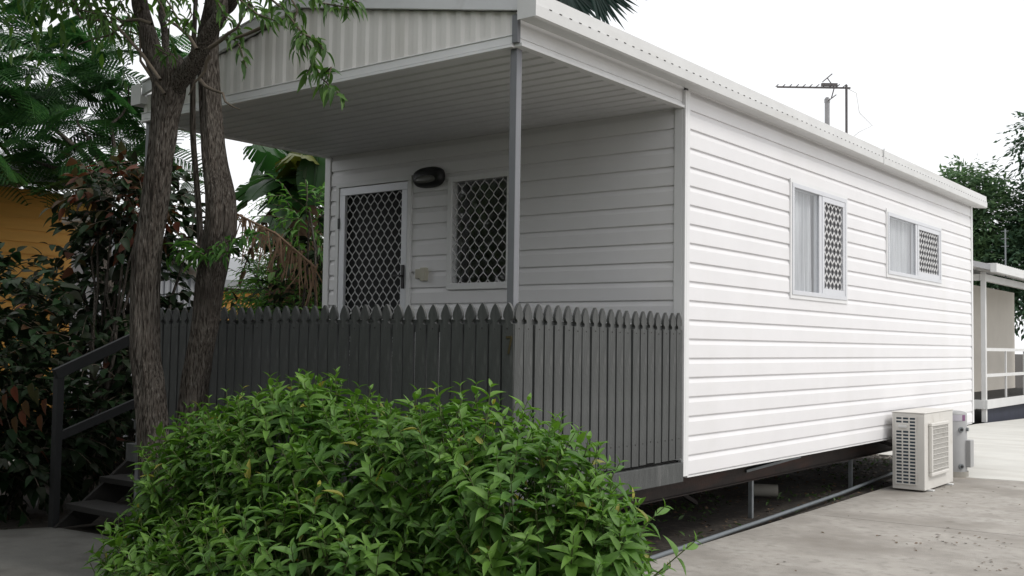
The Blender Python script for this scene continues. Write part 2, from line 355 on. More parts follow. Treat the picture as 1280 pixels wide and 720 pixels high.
# ================================================================== CABIN
D_, L_, W_ = 1.793, 8.775, 3.445
S_ = .127; Z0 = -.133; ZT = 2.42; ZC = 2.29
cabin = thing('cabin', (-W_/2, D_, GZ), 'white weatherboard cabin with open front porch, gable roof and two barred side windows', 'cabin')
prof = [(0, .003), (.0005, .0125), (.004, .0135), (.088, .0125), (.106, .006), (.119, .002), (.127, .002)]
def siding(name, fn, ua, ub, za, zb, openings, gap=.006, mats='siding'):
    b = MB(); k0 = int(math.floor((za+1e-6)/S_))-1
    for k in range(k0, int(zb/S_)+2):
        zz = k*S_; cuts = {max(za, zz), min(zb, zz+S_)}
        if min(zb, zz+S_) <= max(za, zz)+1e-4: continue
        for (a0, a1, c0, c1) in openings:
            for c in (c0, c1):
                if max(za, zz) < c < min(zb, zz+S_): cuts.add(c)
        cuts = sorted(cuts)
        for lo, hi in zip(cuts[:-1], cuts[1:]):
            mid = (lo+hi)/2; iv = [(ua, ub)]
            for (a0, a1, c0, c1) in openings:
                if c0 < mid < c1:
                    nv = []
                    for (p, q) in iv:
                        if a1 <= p or a0 >= q: nv.append((p, q)); continue
                        if a0 > p: nv.append((p, a0))
                        if a1 < q: nv.append((a1, q))
                    iv = nv
            def off(z):
                t = z-zz
                for (t0, o0), (t1, o1) in zip(prof[:-1], prof[1:]):
                    if t0 <= t <= t1+1e-9: return o0+(o1-o0)*(t-t0)/(t1-t0+1e-12)
                return prof[-1][1]
            pz = [lo]+[zz+t for t, o in prof if lo < zz+t < hi]+[hi]
            po = [off(z+(1e-7 if i == 0 else 0)) if lo > zz+1e-6 or i else prof[0][1] for i, z in enumerate(pz)]
            for (p, q) in iv:
                vs = [fn(p, z, o) for z, o in zip(pz, po)]+[fn(q, z, o) for z, o in zip(pz, po)]; n = len(pz)
                b.add(vs, [(i, i+1, n+i+1, n+i) for i in range(n-1)])
    return b.build(name, mats, cabin)
def backing(name, fn, ua, ub, za, zb, ops, t=.05):
    us = sorted({ua, ub, *[o[0] for o in ops], *[o[1] for o in ops]}); zs = sorted({za, zb, *[o[2] for o in ops], *[o[3] for o in ops]})
    b = MB()
    for a, c in zip(us[:-1], us[1:]):
        for e, f in zip(zs[:-1], zs[1:]):
            mu, mz = (a+c)/2, (e+f)/2
            if any(o[0] < mu < o[1] and o[2] < mz < o[3] for o in ops): continue
            p0, p1 = fn(a, e, -t), fn(c, f, 0); b.box(p0, p1)
    return b.build(name, 'dark', cabin)
sfn = lambda u, z, o: (o, u, z)          # side wall, outwards +X
ffn = lambda u, z, o: (u, D_-o, z)       # front wall, outwards -Y
w1 = (3.51, 4.68, 1.13, 2.015); w2 = (5.77, 7.50, 1.43, 2.025)
siding('side_wall_cladding', sfn, D_+.045, L_-.03, Z0, ZT, [w1, w2])
backing('side_wall', sfn, D_+.02, L_-.02, Z0, ZT, [w1, w2])
dr = (-3.32, -2.44, -.03, 2.05); fwn = (-2.05, -1.42, 1.12, 2.0)
siding('front_wall_cladding', ffn, -W_+.05, -.062, -.03, ZC, [dr, fwn])
backing('front_wall', ffn, -W_+.02, -.03, -.13, ZT, [dr, fwn])
b = MB(); b.box((-W_-.02, D_+.03, Z0), (-W_+.03, L_, ZT)); b.box((-W_+.03, L_-.05, Z0), (-.03, L_-.001, ZT)); b.build('rear_walls', 'siding', cabin)
b = MB(); b.box((-W_+.03, D_+.05, -.13), (-.05, L_-.05, -.05)); b.build('floor', 'dark', cabin)
for q in (((-.062, D_-.022, -.03), (.0, D_+.0, ZC)), ((-.03, D_+.0005, Z0), (.022, D_+.046, 2.405)), ((.0005, D_-.022, Z0), (.022, D_, 2.405)), ((-.02, L_-.035, Z0), (.021, L_+.02, ZT)), ((-W_-.022, D_-.022, -.03), (-W_+.045, D_, ZC)), ((-W_-.022, D_, -.03), (-W_-.0205, D_+.05, ZC)),):
    b = MB(); b.box(*q); b.build('corner_trim', 'trim', cabin, bevel=.003)
# drip trim under the side wall
b = MB(); b.box((-.02, D_+.05, Z0-.012), (.012, L_-.04, Z0-.001)); b.build('bottom_trim', 'trim', cabin)

def grille(mb, fn, u0, u1, z0, z1, pu, pz, wd, th, o, mi=0):
    nu = max(1, round((u1-u0)/(pu/2))); p2 = (u1-u0)/nu; nz = (z1-z0)/pz
    steps = int(nz*10)
    for j in range(nu):
        uc = u0+(j+.5)*p2; ph = 0 if j % 2 else pi
        def P(z):
            s = sin(2*pi*(z-z0)/pz+ph); s = s*(1.12-.12*s*s)
            return uc+s*p2*.5
        zz = [z0+(z1-z0)*i/steps for i in range(steps+1)]
        vs = []
        for i, z in enumerate(zz):
            du = (P(z+.003)-P(z-.003))/.006; ln = math.hypot(du, 1); nx_, nz_ = 1/ln*wd/2, -du/ln*wd/2
            u = P(z)
            vs += [fn(u-nx_, z-nz_, o), fn(u+nx_, z+nz_, o), fn(u+nx_, z+nz_, o+th), fn(u-nx_, z-nz_, o+th)]
        fs = []
        for i in range(steps):
            a = 4*i
            for k in range(4): fs.append((a+k, a+(k+1) % 4, a+4+(k+1) % 4, a+4+k))
        mb.add(vs, fs, mi)
def frame(mb, fn, u0, u1, z0, z1, wd, o0, o1, mi=0, wb=None):
    wb = wb or wd
    def bx(a, c, e, f): mb.box(fn(a, e, o0), fn(c, f, o1), mi)
    bx(u0, u1, z1-wd, z1); bx(u0, u1, z0, z0+wb); bx(u0, u0+wd, z0+wb, z1-wd); bx(u1-wd, u1, z0+wb, z1-wd)
def curtain(mb, fn, u0, u1, z0, z1, o, folds, amp):
    n = folds*8; vs = []; zs = [z0+(z1-z0)*i/6 for i in range(7)]
    for j, z in enumerate(zs):
        for i in range(n+1):
            t = i/n; u = u0+(u1-u0)*t
            vs.append(fn(u, z, o+amp*sin(2*pi*folds*t+.8*sin(5*t)+.25*j)*(1-.35*j/6)+amp*.4*sin(2*pi*folds*2.3*t+j*.1)))
    mb.add(vs, [(j*(n+1)+i, j*(n+1)+i+1, (j+1)*(n+1)+i+1, (j+1)*(n+1)+i) for j in range(6) for i in range(n)], 0, True)
def side_window(o, mull, lab):
    u0, u1, z0, z1 = o
    b = MB(); frame(b, sfn, u0, u1, z0, z1, .035, -.045, .028)
    b.box(sfn(mull-.03, z0+.035, -.03), sfn(mull+.03, z1-.035, .02))
    wf = b.build('window', 'alu', cabin, bevel=.002); wf['label'] = lab
    b = MB(); frame(b, sfn, u0-.03, u1+.03, z0-.03, z1+.03, .03, .001, .0215); b.build('trim', 'trim', wf)
    b = MB(); frame(b, sfn, mull+.03, u1-.035, z0+.035, z1-.035, .045, -.005, .024); b.build('screen_frame', 'alu', wf, bevel=.002)
    b = MB(); grille(b, sfn, mull+.075, u1-.08, z0+.08, z1-.08, .082, .118, .011, .006, .004); b.build('security_grille', 'grille_white', wf)
    b = MB(); b.box(sfn(u0+.036, z0+.036, .004), sfn(mull-.031, z1-.036, .008)); b.build('pane', 'glass', wf)
    b = MB(); b.box(sfn(mull+.031, z0+.036, -.036), sfn(u1-.036, z1-.036, -.032)); b.build('pane', 'glass', wf)
    b = MB(); b.box(sfn(mull+.076, z0+.081, -.004), sfn(u1-.081, z1-.081, -.003)); b.build('fly_screen', 'screen', wf)
    b = MB(); curtain(b, sfn, u0-.08, mull+.25, z0-.05, z1+.05, -.055, 8, .017); b.build('curtain', 'curtain', wf)
side_window(w1, 4.07+.03, 'taller side window nearer the porch')
side_window(w2, 6.66, 'shorter side window further back')
# front window
u0_, u1_, z0_, z1_ = fwn
b = MB(); frame(b, ffn, u0_, u1_, z0_, z1_, .045, -.045, .03, wb=.05); fwin = b.build('window', 'trim', cabin, bevel=.002); fwin['label'] = 'porch window behind a diamond grille'
b = MB(); grille(b, ffn, u0_+.045, u1_-.045, z0_+.05, z1_-.045, .088, .116, .0058, .005, .012); b.build('security_grille', 'grille', fwin)
b = MB(); b.box(ffn(u0_+.046, z0_+.051, -.03), ffn(u1_-.046, z1_-.046, -.026)); b.build('pane', 'glass', fwin)
# door
u0_, u1_, z0_, z1_ = dr
b = MB(); frame(b, ffn, u0_, u1_, z0_, z1_, .04, -.045, .026, wb=.02); door = b.build('door_frame', 'trim', cabin, bevel=.002)
b = MB(); frame(b, ffn, -3.275, -2.485, .0, 2.005, .065, -.01, .02, wb=.12); dl = b.build('security_door', 'alu', cabin, bevel=.003)
b = MB(); grille(b, ffn, -3.21, -2.55, .12, 1.94, .083, .116, .0058, .005, .0); b.build('security_grille', 'grille', dl)
b = MB(); b.box(ffn(-2.533, 1.14, .0205), ffn(-2.503, 1.33, .032)); b.box(ffn(-2.525, 1.235, .032), ffn(-2.512, 1.25, .06)); b.box(ffn(-2.60, 1.235, .05), ffn(-2.512, 1.25, .062)); b.build('door_handle', 'black', dl, bevel=.003)
for z in (.5, 1.66): b = MB(); b.box(ffn(-3.287, z, .021), ffn(-3.272, z+.09, .03)); b.build('hinge', 'black', dl)
b = MB(); b.box(ffn(-3.28, .0, -.045), ffn(-2.48, 2.008, -.03)); b.build('inner_door', 'dark', cabin)
# porch light
lt = MB(); n = 28; c = Vector((-2.245, D_, 2.012))
def stad(a, rx, rz): return (c.x+rx*math.copysign(abs(cos(a))**.75, cos(a)), c.z+rz*math.copysign(abs(sin(a))**.75, sin(a)))
rings = [(.155, .082, .017), (.155, .082, .045), (.14, .07, .07), (.10, .045, .085)]
vs = []
for rx, rz, o in rings:
    for k in range(n): x, z = stad(2*pi*k/n, rx, rz); vs.append((x, D_-o, z))
lt.add(vs, [(i*n+k, i*n+(k+1) % n, (i+1)*n+(k+1) % n, (i+1)*n+k) for i in range(3) for k in range(n)]+[[3*n+k for k in range(n)]], 0, True)
pl = lt.build('porch_light', 'black', cabin)
lt = MB(); vs = []
for rx, rz, o in ((.112, .032, .07), (.10, .028, .088), (.06, .015, .092)):
    for k in range(n): x, z = stad(2*pi*k/n, rx, rz); vs.append((x, D_-o, z-.02))
lt.add(vs, [(i*n+k, i*n+(k+1) % n, (i+1)*n+(k+1) % n, (i+1)*n+k) for i in range(2) for k in range(n)]+[[2*n+k for k in range(n)]], 0, True); lt.build('lens', 'lamp', pl)
b = MB(); b.box(ffn(-2.375, 1.215, .0), ffn(-2.30, 1.29, .035)); b.box(ffn(-2.31, 1.195, .0), ffn(-2.255, 1.30, .05)); b.build('switch_box', 'switch', cabin, bevel=.004)

# porch ceiling, ribs across
b = MB(); vs = []; ys = []; y = .012; pr = []
while y < D_-.02:
    for dy, z in ((0, ZC+.012), (.012, ZC), (.10, ZC), (.112, ZC+.010)): pr.append((min(y+dy, D_-.018), z))
    y += .125
for x in (-W_+.0, -.02): vs += [(x, yy, z) for yy, z in pr]
n = len(pr); b.add(vs, [(i, i+1, n+i+1, n+i) for i in range(n-1)])
b.box((-W_, .012, ZC+.03), (-.02, D_-.018, ZC+.04)); b.build('porch_ceiling', 'ceiling', cabin)
# side beams and front bottom trim
b = MB(); b.box((-.03, .0, 2.30), (-.001, D_-.002, 2.43)); b.box((-.034, -.004, 2.283), (.016, D_-.024, 2.302)); b.box((-.0005, .0, 2.325), (.006, D_-.002, 2.33)); b.build('side_beam', 'trim', cabin, bevel=.002)
b = MB(); b.box((-W_-.01, .0, 2.30), (-W_+.03, D_-.002, 2.43)); b.box((-W_-.02, -.004, 2.283), (-W_+.034, D_-.024, 2.302)); b.build('side_beam', 'trim', cabin, bevel=.002)
b = MB(); b.box((-W_-.02, -.022, 2.281), (-.036, .01, 2.297)); b.box((-W_-.02, -.014, 2.301), (-.036, .01, 2.345)); b.box((-W_-.02, -.02, 2.345), (-.036, .01, 2.352)); b.build('front_trim', 'trim', cabin, bevel=.002)
# ribbed gable sheet
XR, ZR = -W_/2, 2.80; SL = (2.80-2.455)/(W_/2+.05)
zroof = lambda x: ZR-abs(x-XR)*SL
b = MB(); per = .107; x = -W_+.0; pr = []
while x < -.02:
    for dx, o in ((0, .0), (.007, .011), (.045, .011), (.066, .002), (.104, .0)): pr.append((min(x+dx, -.02), o))
    x += per
vs = [(xx, -.002-o, 2.352) for xx, o in pr]+[(xx, -.002-o, zroof(xx)) for xx, o in pr]; n = len(pr)
b.add(vs, [(i, i+1, n+i+1, n+i) for i in range(n-1)]); b.build('gable_panel', 'gable', cabin)
b = MB(); b.box((-.034, -.028, 2.30), (.004, -.0015, 2.45)); b.build('corner_cap', 'post', cabin, bevel=.002)
# roof sheets
EX = .02
b = MB(); vs = []; nr = 0; y = -.03; rows = []
while y < L_+.12:
    for dy, dz in ((0, 0), (.10, 0), (.115, .022), (.145, .022), (.16, 0)): rows.append((min(y+dy, L_+.12), dz))
    y += .19
for sgn in (1, -1):
    oh = .06 if sgn > 0 else -.02; xe = XR+sgn*(W_/2+oh); vs = []
    for yy, dz in rows: vs += [(XR, yy, ZR+.055+dz), (xe, yy, ZR+.055+dz-(W_/2+oh)*SL)]
    n = len(rows); b.add(vs, [(2*i, 2*i+1, 2*i+3, 2*i+2) for i in range(n-1)])
    b.add([(XR, -.03, ZR+.05), (xe, -.03, ZR+.05-(W_/2+oh)*SL), (xe, L_+.12, ZR+.05-(W_/2+oh)*SL), (XR, L_+.12, ZR+.05)], [(0, 1, 2, 3)])
roof = b.build('roof', 'gable', cabin)
b = MB(); b.add([(XR-.15, -.06, ZR+.055), (XR, -.06, ZR+.095), (XR+.15, -.06, ZR+.055), (XR-.15, L_+.13, ZR+.055), (XR, L_+.13, ZR+.095), (XR+.15, L_+.13, ZR+.055)], [(0, 1, 4, 3), (1, 2, 5, 4)]); b.build('ridge_cap', 'barge', roof)
# barge boards
for sgn in (1, -1):
    b = MB(); oh = .085 if sgn > 0 else -.03; xe = XR+sgn*(W_/2+oh); ze = ZR-(W_/2+oh)*SL
    for (o0, o1, dz0, dz1) in ((-.05, -.025, 0, .085), (-.062, -.02, .085, .094)):
        b.prism([(XR+sgn*.0, ZR+dz0), (xe, ze+dz0), (xe, ze+dz1), (XR+sgn*.0, ZR+dz1)], lambda a, z, d: (a, d, z), o0, o1)
    b.build('barge_board', 'barge', roof, bevel=.002)
b = MB(); b.prism([(-.17, 0), (0, -.03), (.17, 0), (.17, .09), (0, .13), (-.17, .09)], lambda a, z, d: (XR+a, d, ZR+z-.01), -.066, -.0505)
# gable rear infill
b2 = MB(); b2.prism([(-W_, ZT), (0, ZT), (XR, ZR+.02)], lambda a, z, d: (a, d, z), L_-.04, L_-.02); b2.build('rear_gable', 'siding', cabin)
# gutters
def gutter(xa, sg):
    b = MB(); y0, y1 = -.066, L_+.17
    pr = [(.0, 2.408), (.10, 2.400), (.113, 2.408), (.115, 2.466), (.108, 2.470), (.104, 2.538), (.092, 2.545), (.090, 2.535), (.0, 2.46)]
    b.prism(pr, lambda a, z, d: (xa+sg*a, d, z), y0, y1)
    y = y0+.12
    while y < y1-.05:
        b.box((xa+sg*.1145, y, 2.4635), (xa+sg*.1168, y+.022, 2.4685), 1); y += .0925
    b.box((xa+sg*-.002, y0-.004, 2.402), (xa+sg*.119, y0+.0, 2.55), 0)
    b.box((xa+sg*.113, 5.28, 2.399), (xa+sg*.1185, 5.30, 2.546), 0)
    return b
gt = gutter(.035, 1).build('gutter', ['gutter', 'nail'], roof)
gutter(-W_+.045, -1).build('gutter', ['gutter', 'nail'], roof)
b = MB(); b.box((.024, D_+.0, 2.404), (.034, L_+.1, 2.44)); b.build('soffit_strip', 'trim', roof)
# vent pipe through roof
p = at(1034, 124, 1, 6.0); b = MB(); b.tube([(p.x, 6, 2.5), (p.x, 6, p.z-.03)], .025, 16); b.tube([(p.x, 6, p.z-.035), (p.x, 6, p.z), (p.x, 6, p.z+.02)], [.029, .029, .014], 16); b.build('vent_pipe', 'vent', roof)
# porch deck, fascia
b = MB(); yy = .045
while yy < D_-.03: b.box((-W_+.0, yy, -.06), (-.03, min(yy+.085, D_-.024), -.034)); yy += .09
b.build('deck_boards', 'wood', cabin)
b = MB(); b.box((-.02, -.045, -.165), (.023, D_-.024, -.04)); b.box((-W_-.03, -.044, -.165), (-.021, .011, -.04)); b.box((-W_-.03, .021, -.165), (-W_+.01, D_, -.04)); b.build('deck_fascia', 'fence', cabin, bevel=.004)
b = MB()
for x in (-W_+.09, -.09): b.box((x-.025, .03, -.6+.0), (x+.025, .08, 2.285)) if x > -1 else b.box((x-.025, .03, -.75), (x+.025, .08, 2.285))
b = MB(); b.box((-.075, .014, -.62), (-.03, .06, 2.282)); b.build('post', 'post', cabin, bevel=.003)
b = MB(); b.box((-W_+.0, .012, -.78), (-W_+.045, .06, 2.282)); b.build('post', 'post', cabin, bevel=.003)
# chassis
b = MB()
for x in (-.30, -2.9): b.box((x-.03, .1, -.325), (x+.03, L_-.1, -.175)); b.box((x-.05, .1, -.175), (x+.05, L_-.1, -.167)); b.box((x-.05, .1, -.333), (x+.05, L_-.1, -.325))
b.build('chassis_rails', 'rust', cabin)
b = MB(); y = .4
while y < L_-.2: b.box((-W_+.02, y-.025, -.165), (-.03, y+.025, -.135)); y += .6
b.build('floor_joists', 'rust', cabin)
b = MB()
for x, y in ((-.27, 3.4), (-.3, 5.65), (-.3, 8.2), (-.3, .6), (-2.9, 3.05), (-2.9, 5.6), (-2.9, 8.2), (-2.9, .6)):
    b = MB(); b.box((x-.016, y-.016, -.78), (x+.016, y+.016, -.334)); b.build('steel_leg', 'steel', cabin)
b = MB(); b.bar((-.6, 2.6, -.3), (-.75, 3.4, -.56), .03, .03); b.build('brace', 'rust', cabin); b = MB(); b.bar((-.03, 3.75, -.15), (-.28, 3.3, -.25), .07, .02); b.build('brace', 'steel', cabin); b = MB(); b.bar((-.2, 6.2, -.2), (-.05, 7.2, -.42), .03, .03); b.build('brace', 'rust', cabin)
# axle and wheel-less trailer crossmembers
b = MB()
for y in (2.3, 4.4, 6.5, 8.0): b = MB(); b.box((-2.87, y-.03, -.30), (-.335, y+.03, -.2)); b.build('cross_member', 'rust', cabin)

# ================================================================== PICKET RAILING
rail = thing('picket_railing', (-.5, 0, -.03), 'grey painted picket railing with spear shaped tops round the porch', 'railing')
ZP = .925
def picket_mesh(zb, h, wdt, wear):
    hw = wdt/2; top = h
    R = [(hw, 0), (hw, top-.112)]
    for k in range(5):  # round notch
        a = -pi/2+pi*k/4*1.0; R.append((hw-.012-.0135*cos(a)+.004, top-.098+.0135*sin(a)))
    R += [(hw-.006, top-.080), (hw-.003, top-.068), (hw-.006, top-.05), (hw-.017, top-.024), (hw-.030, top-.006), (.0, top)]
    R[-1] = (.0, top)
    Lf = [(-x, z) for x, z in R[-2::-1]]
    return R+Lf
def picket(width, h):
    pr = picket_mesh(0, h, width, 0); b = MB(); b.prism(pr, lambda a, z, d: (a, d, z), -.018, .0)
    for z in (h-.135, .13):
        for k in (0,): b.tube([(rnd.uniform(-.006, .006), -.0182, z), (rnd.uniform(-.004, .004), -.0195, z)], .0038, 8, mi=1)
    return b
protos = []
for v in range(4):
    o = picket(.074, ZP+.015).build('picket', ['fence', 'nail'], None); protos.append(o)
used = set()
def put_picket(x, y, rz):
    i = rnd.randrange(4)
    if i in used: o = protos[i].copy(); COL.objects.link(o)
    else: o = protos[i]; used.add(i)
    o.parent = rail; o.location = Vector((x, y, -.03+.015+rnd.uniform(-.004, .004)-.0))-ORG[rail.name]
    o.rotation_euler = (rnd.uniform(-.004, .004), rnd.uniform(-.009, .009), rz); return o
npk = 20; y0p = -.0; pit = (D_-.075-y0p)/(npk-1)
for k in range(npk): put_picket(0, y0p+k*pit, pi/2)     # outwards +X
x = -.005; last = None
for k in range(38):
    xx = -.0195-k*.0885
    if xx < -W_+.05: break
    put_picket(xx, -.020, 0)
b = MB()
for z in (.77, .06): b.box((-.0265, .03, z), (-.001, D_-.025, z+.07))
b.build('rail', 'fence', rail, bevel=.003)
b = MB()
for z in (.77, .06): b.box((-W_+.02, -.0195, z), (-.028, .010, z+.07))
b.build('rail', 'fence', rail, bevel=.003)
b = MB(); yq = -.0405; s7 = MB()
b.bar((-.032, yq, .745), (.004, yq, .748), .004, .011); b.bar((.004, yq-.0005, .748), (-.016, yq-.0005, .66), .004, .011, up=(1, 0, 0)); b.build('house_number', 'ochre', rail)

# ================================================================== STAIRS on the left
st = thing('porch_steps', (-3.9, .5, LZ), 'dark timber steps with sloping handrail at the shaded left end of the porch', 'steps')
for i, (y, z) in enumerate(((.02, -.565), (.30, -.385), (.58, -.205))):
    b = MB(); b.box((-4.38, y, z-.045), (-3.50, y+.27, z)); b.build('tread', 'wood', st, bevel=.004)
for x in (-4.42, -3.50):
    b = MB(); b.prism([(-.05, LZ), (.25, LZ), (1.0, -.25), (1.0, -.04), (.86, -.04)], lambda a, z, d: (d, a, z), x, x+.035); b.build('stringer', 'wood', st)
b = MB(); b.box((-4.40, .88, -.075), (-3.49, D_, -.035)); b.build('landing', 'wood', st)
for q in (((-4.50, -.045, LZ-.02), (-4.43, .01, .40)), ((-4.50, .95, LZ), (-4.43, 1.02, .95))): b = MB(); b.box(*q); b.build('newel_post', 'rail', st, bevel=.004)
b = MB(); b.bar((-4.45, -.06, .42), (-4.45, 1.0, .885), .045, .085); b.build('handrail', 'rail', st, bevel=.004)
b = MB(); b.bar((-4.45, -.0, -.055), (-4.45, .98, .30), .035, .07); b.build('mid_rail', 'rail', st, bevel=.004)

# ================================================================== AIR CONDITIONER
ac = thing('air_conditioner', (.22, 6.17, GZ), 'beige air conditioner outdoor unit standing on the slab against the white side wall', 'air conditioner')
ax0, ax1, ay0, ay1, az0, az1 = .077, .372, 5.70, 6.62, -.585, .13
b = MB(); b.box((ax0, ay0+.003, az0), (ax1, ay1, az1-.012)); b.box((ax0-.006, ay0-.004, az1-.011), (ax1+.006, ay1+.006, az1)); b.build('casing', 'beige', ac, bevel=.012)
b = MB(); gx0, gx1 = ax0+.035, ax1-.075
b.box((gx0, ay0-.0015, az0+.05), (gx1, ay0+.002, az1-.045)); b.build('condenser', 'acslot', ac)
b = MB(); rows_ = 20; zh = (az1-.045-az0-.05)/rows_
for i in range(rows_+1): b.box((gx0, ay0-.009, az0+.05+i*zh-.0065), (gx1, ay0-.0017, az0+.05+i*zh+.0065))
for i in range(4):
    xx = gx0+(gx1-gx0)*i/3; b.box((xx-.006, ay0-.0105, az0+.045), (xx+.006, ay0-.0018, az1-.04))
b.box((gx0-.004, ay0-.0112, az1-.045-3.9*zh), (gx0+(gx1-gx0)*.66, ay0-.002, az1-.045-1.95*zh))
b.build('side_grille', 'beige', ac, bevel=.001)
b = MB(); zc = az1-.045-2.9*zh; b.box((gx0+.03, ay0-.03, zc-.012), (gx0+.105, ay0-.0115, zc+.012)); b.build('handle', 'nwhite', ac, bevel=.004)
fy0, fy1, fz0, fz1 = ay0+.12, ay0+.68, az0+.12, az1-.10
ffx = lambda u, z, o: (ax1+o, u, z)
b = MB(); frame(b, ffx, fy0, fy1, fz0, fz1, .035, .001, .034); b.build('fan_surround', 'beige', ac, bevel=.008)
b = MB(); b.box(ffx(fy0+.035, fz0+.035, .0015), ffx(fy1-.035, fz1-.035, .006)); fan_b = b.build('fan_opening', 'fan', ac)
b = MB()
for k in range(60):
    t = k/59
    for sg in (1, -1):
        # diagonal fine wires clipped to the opening
        a0, a1, c0, c1 = fy0+.035, fy1-.035, fz0+.035, fz1-.035
        h = c1-c0; wdt = a1-a0; s0 = a0-h*.6+(wdt+h*.6*1.0)*t*1.0
        pa = (s0, c0); pb = (s0+h*.6, c1)
        if sg < 0: pa = (a0+a1-s0, c0); pb = (a0+a1-s0-h*.6, c1)
        def clipx(p, q):
            (x0, zz0), (x1, zz1) = p, q
            ts = [0, 1]
            dx = x1-x0
            t0, t1 = sorted(((a0-x0)/dx, (a1-x0)/dx)); t0 = max(0, t0); t1 = min(1, t1)
            if t1 <= t0: return None
            return (x0+dx*t0, zz0+(zz1-zz0)*t0), (x0+dx*t1, zz0+(zz1-zz0)*t1)
        r_ = clipx(pa, pb)
        if r_: b.bar(ffx(*r_[0], .024), ffx(*r_[1], .024), .0035, .003, up=(1, 0, 0))
for k in range(9):
    z = fz0+.035+(fz1-fz0-.07)*(k+.5)/9; b.box(ffx(fy0+.03, z-.003, .028), ffx(fy1-.03, z+.003, .032))
b.build('fan_guard', 'beige', ac)
b = MB()
for y in (ay0+.15, ay1-.15): b.box((ax0-.01, y-.03, GZ), (ax1+.04, y+.03, az0-.001))
b.build('feet', 'nwhite', ac, bevel=.003)
b = MB(); b.tube([(ax0+.03, ay1+.0, -.2), (.05, ay1+.06, -.15), (-.02, ay1+.07, -.12)], .02, 8); b.build('hose', 'pvc', ac)

# ================================================================== WATER HEATER
tx, ty, tr = .175, 7.28, .155
wh = thing('water_heater', (tx, ty, GZ), 'grey water heater cylinder standing behind the beige air conditioner', 'water heater')
b = MB(); b.tube([(tx, ty, GZ+.05), (tx, ty, .05), (tx, ty, .065), (tx, ty, .075)], [tr, tr, tr-.012, tr-.05], 36); b.build('tank', 'tank', wh)
b = MB(); b.tube([(tx, ty, GZ), (tx, ty, GZ+.055)], tr+.012, 36); b.build('base', 'stub', wh)
def onc(a, z, r=tr): return (tx+r*cos(a), ty+r*sin(a), z)
for z in (-.11, -.49):
    b = MB(); a = radians(-38); b.tube([onc(a, z, tr-.01), onc(a, z, tr+.012)], .028, 16); pc = b.build('element_cover', 'steel', wh)
    b = MB(); b.tube([onc(a, z, tr+.0125), onc(a, z, tr+.02)], .015, 12); b.build('knob', 'black', pc)
b = MB(); b.tube([onc(radians(-2), -.11, tr-.01), onc(radians(-2), -.11, tr+.02)], .02, 12); b.build('valve', 'steel', wh)
def strip(a0, a1, z0, z1, r): 
    vs = []; n = 10
    for i in range(n+1): a = radians(a0+(a1-a0)*i/n); vs += [onc(a, z0, r), onc(a, z1, r)]
    return vs, [(2*i, 2*i+2, 2*i+3, 2*i+1) for i in range(n)]
b = MB(); b.add(*strip(-75, -32, -.02, .04, tr+.002)); b.add(*strip(-31, -15, -.02, .04, tr+.002), mi=1); b.build('label_sticker', ['label', 'labelred'], wh)
b = MB(); b.box((tx+tr-.02, ty-.03, -.5), (tx+tr+.045, ty+.10, -.22)); b.build('valve_box', 'tank', wh, bevel=.008)

# ================================================================== ANTENNA
pm = at(1058, 110, 1, 6.0); an = thing('tv_antenna', (pm.x, 6, 2.6), 'dark metal television antenna on a thin mast above the roof edge', 'antenna')
b = MB(); b.tube([(pm.x, 6, 2.55), (pm.x, 6, pm.z+.03)], .013, 8); b.build('mast', 'antenna', an)
rv = Vector((RT.x, RT.y, 0)).normalized(); dv = Vector((-rv.y, rv.x, 0))
tip = Vector((pm.x, 6, pm.z))-rv*.70+Vector((0, 0, -.0)); tail = Vector((pm.x, 6, pm.z))+rv*.04
b = MB(); b.bar(tip, tail, .016, .016); boom = b.build('boom', 'antenna', an)
b = MB()
for k in range(11):
    p = tip.lerp(tail, k/11.); l = .05+.004*k; b.bar(p-dv*l+Vector((0, 0, .014)), p+dv*l+Vector((0, 0, .014)), .007, .007)
b.build('element', 'antenna', an)
b = MB(); p = tip.lerp(tail, .78)
b.bar(p+Vector((0, 0, .0)), p-rv*.07+Vector((0, 0, .10)), .008, .008); b.bar(p, p-rv*.03+Vector((0, 0, -.11)), .01, .01); b.bar(p+rv*-.13+Vector((0, 0, .03)), p+rv*.03+Vector((0, 0, .03)), .03, .03)
b.bar(p-rv*.07+Vector((0, 0, .10))-dv*.16, p-rv*.07+Vector((0, 0, .10))+dv*.16, .008, .008); b.bar(p-rv*.03+Vector((0, 0, -.11))-dv*.16, p-rv*.03+Vector((0, 0, -.11))+dv*.16, .008, .008)
b.build('reflector', 'antenna', an)
b = MB(); P0 = Vector((pm.x, 6, pm.z)); b.tube([P0, P0+rv*.10+Vector((0, 0, -.05)), P0+rv*.13+Vector((0, 0, -.25)), P0+rv*.26+Vector((0, 0, -.38)), P0+rv*.12+Vector((0, 0, -.45)), P0+rv*.0+Vector((0, 0, -.56))], .004, 5); b.build('cable', 'nwhite', an)

# ================================================================== things under the cabin
b = MB(); b.tube([(.05, 1.2, -.585), (.02, 1.9, -.583), (-.03, 3.0, -.582), (-.12, 4.9, -.575), (-.22, 6.43, -.56), (-.3, 7.4, -.56)], .015, 10)
tag(b.build('drain_pipe', 'pvc'), 'long grey plastic drain pipe lying along the concrete edge under the cabin', 'pipe')
q = at(955, 613, 2, -.55); dq = Vector((.9, .43, 0)).normalized()*.12
b = MB(); b.tube([q-dq, q+dq], .055, 20, cap=False); b.tube([q+dq, q-dq], .047, 20, cap=False)
vs = [];
tag(b.build('pipe_offcut', 'stub', bevel=0), 'short pale pipe offcut lying on the dark soil under the cabin', 'pipe')
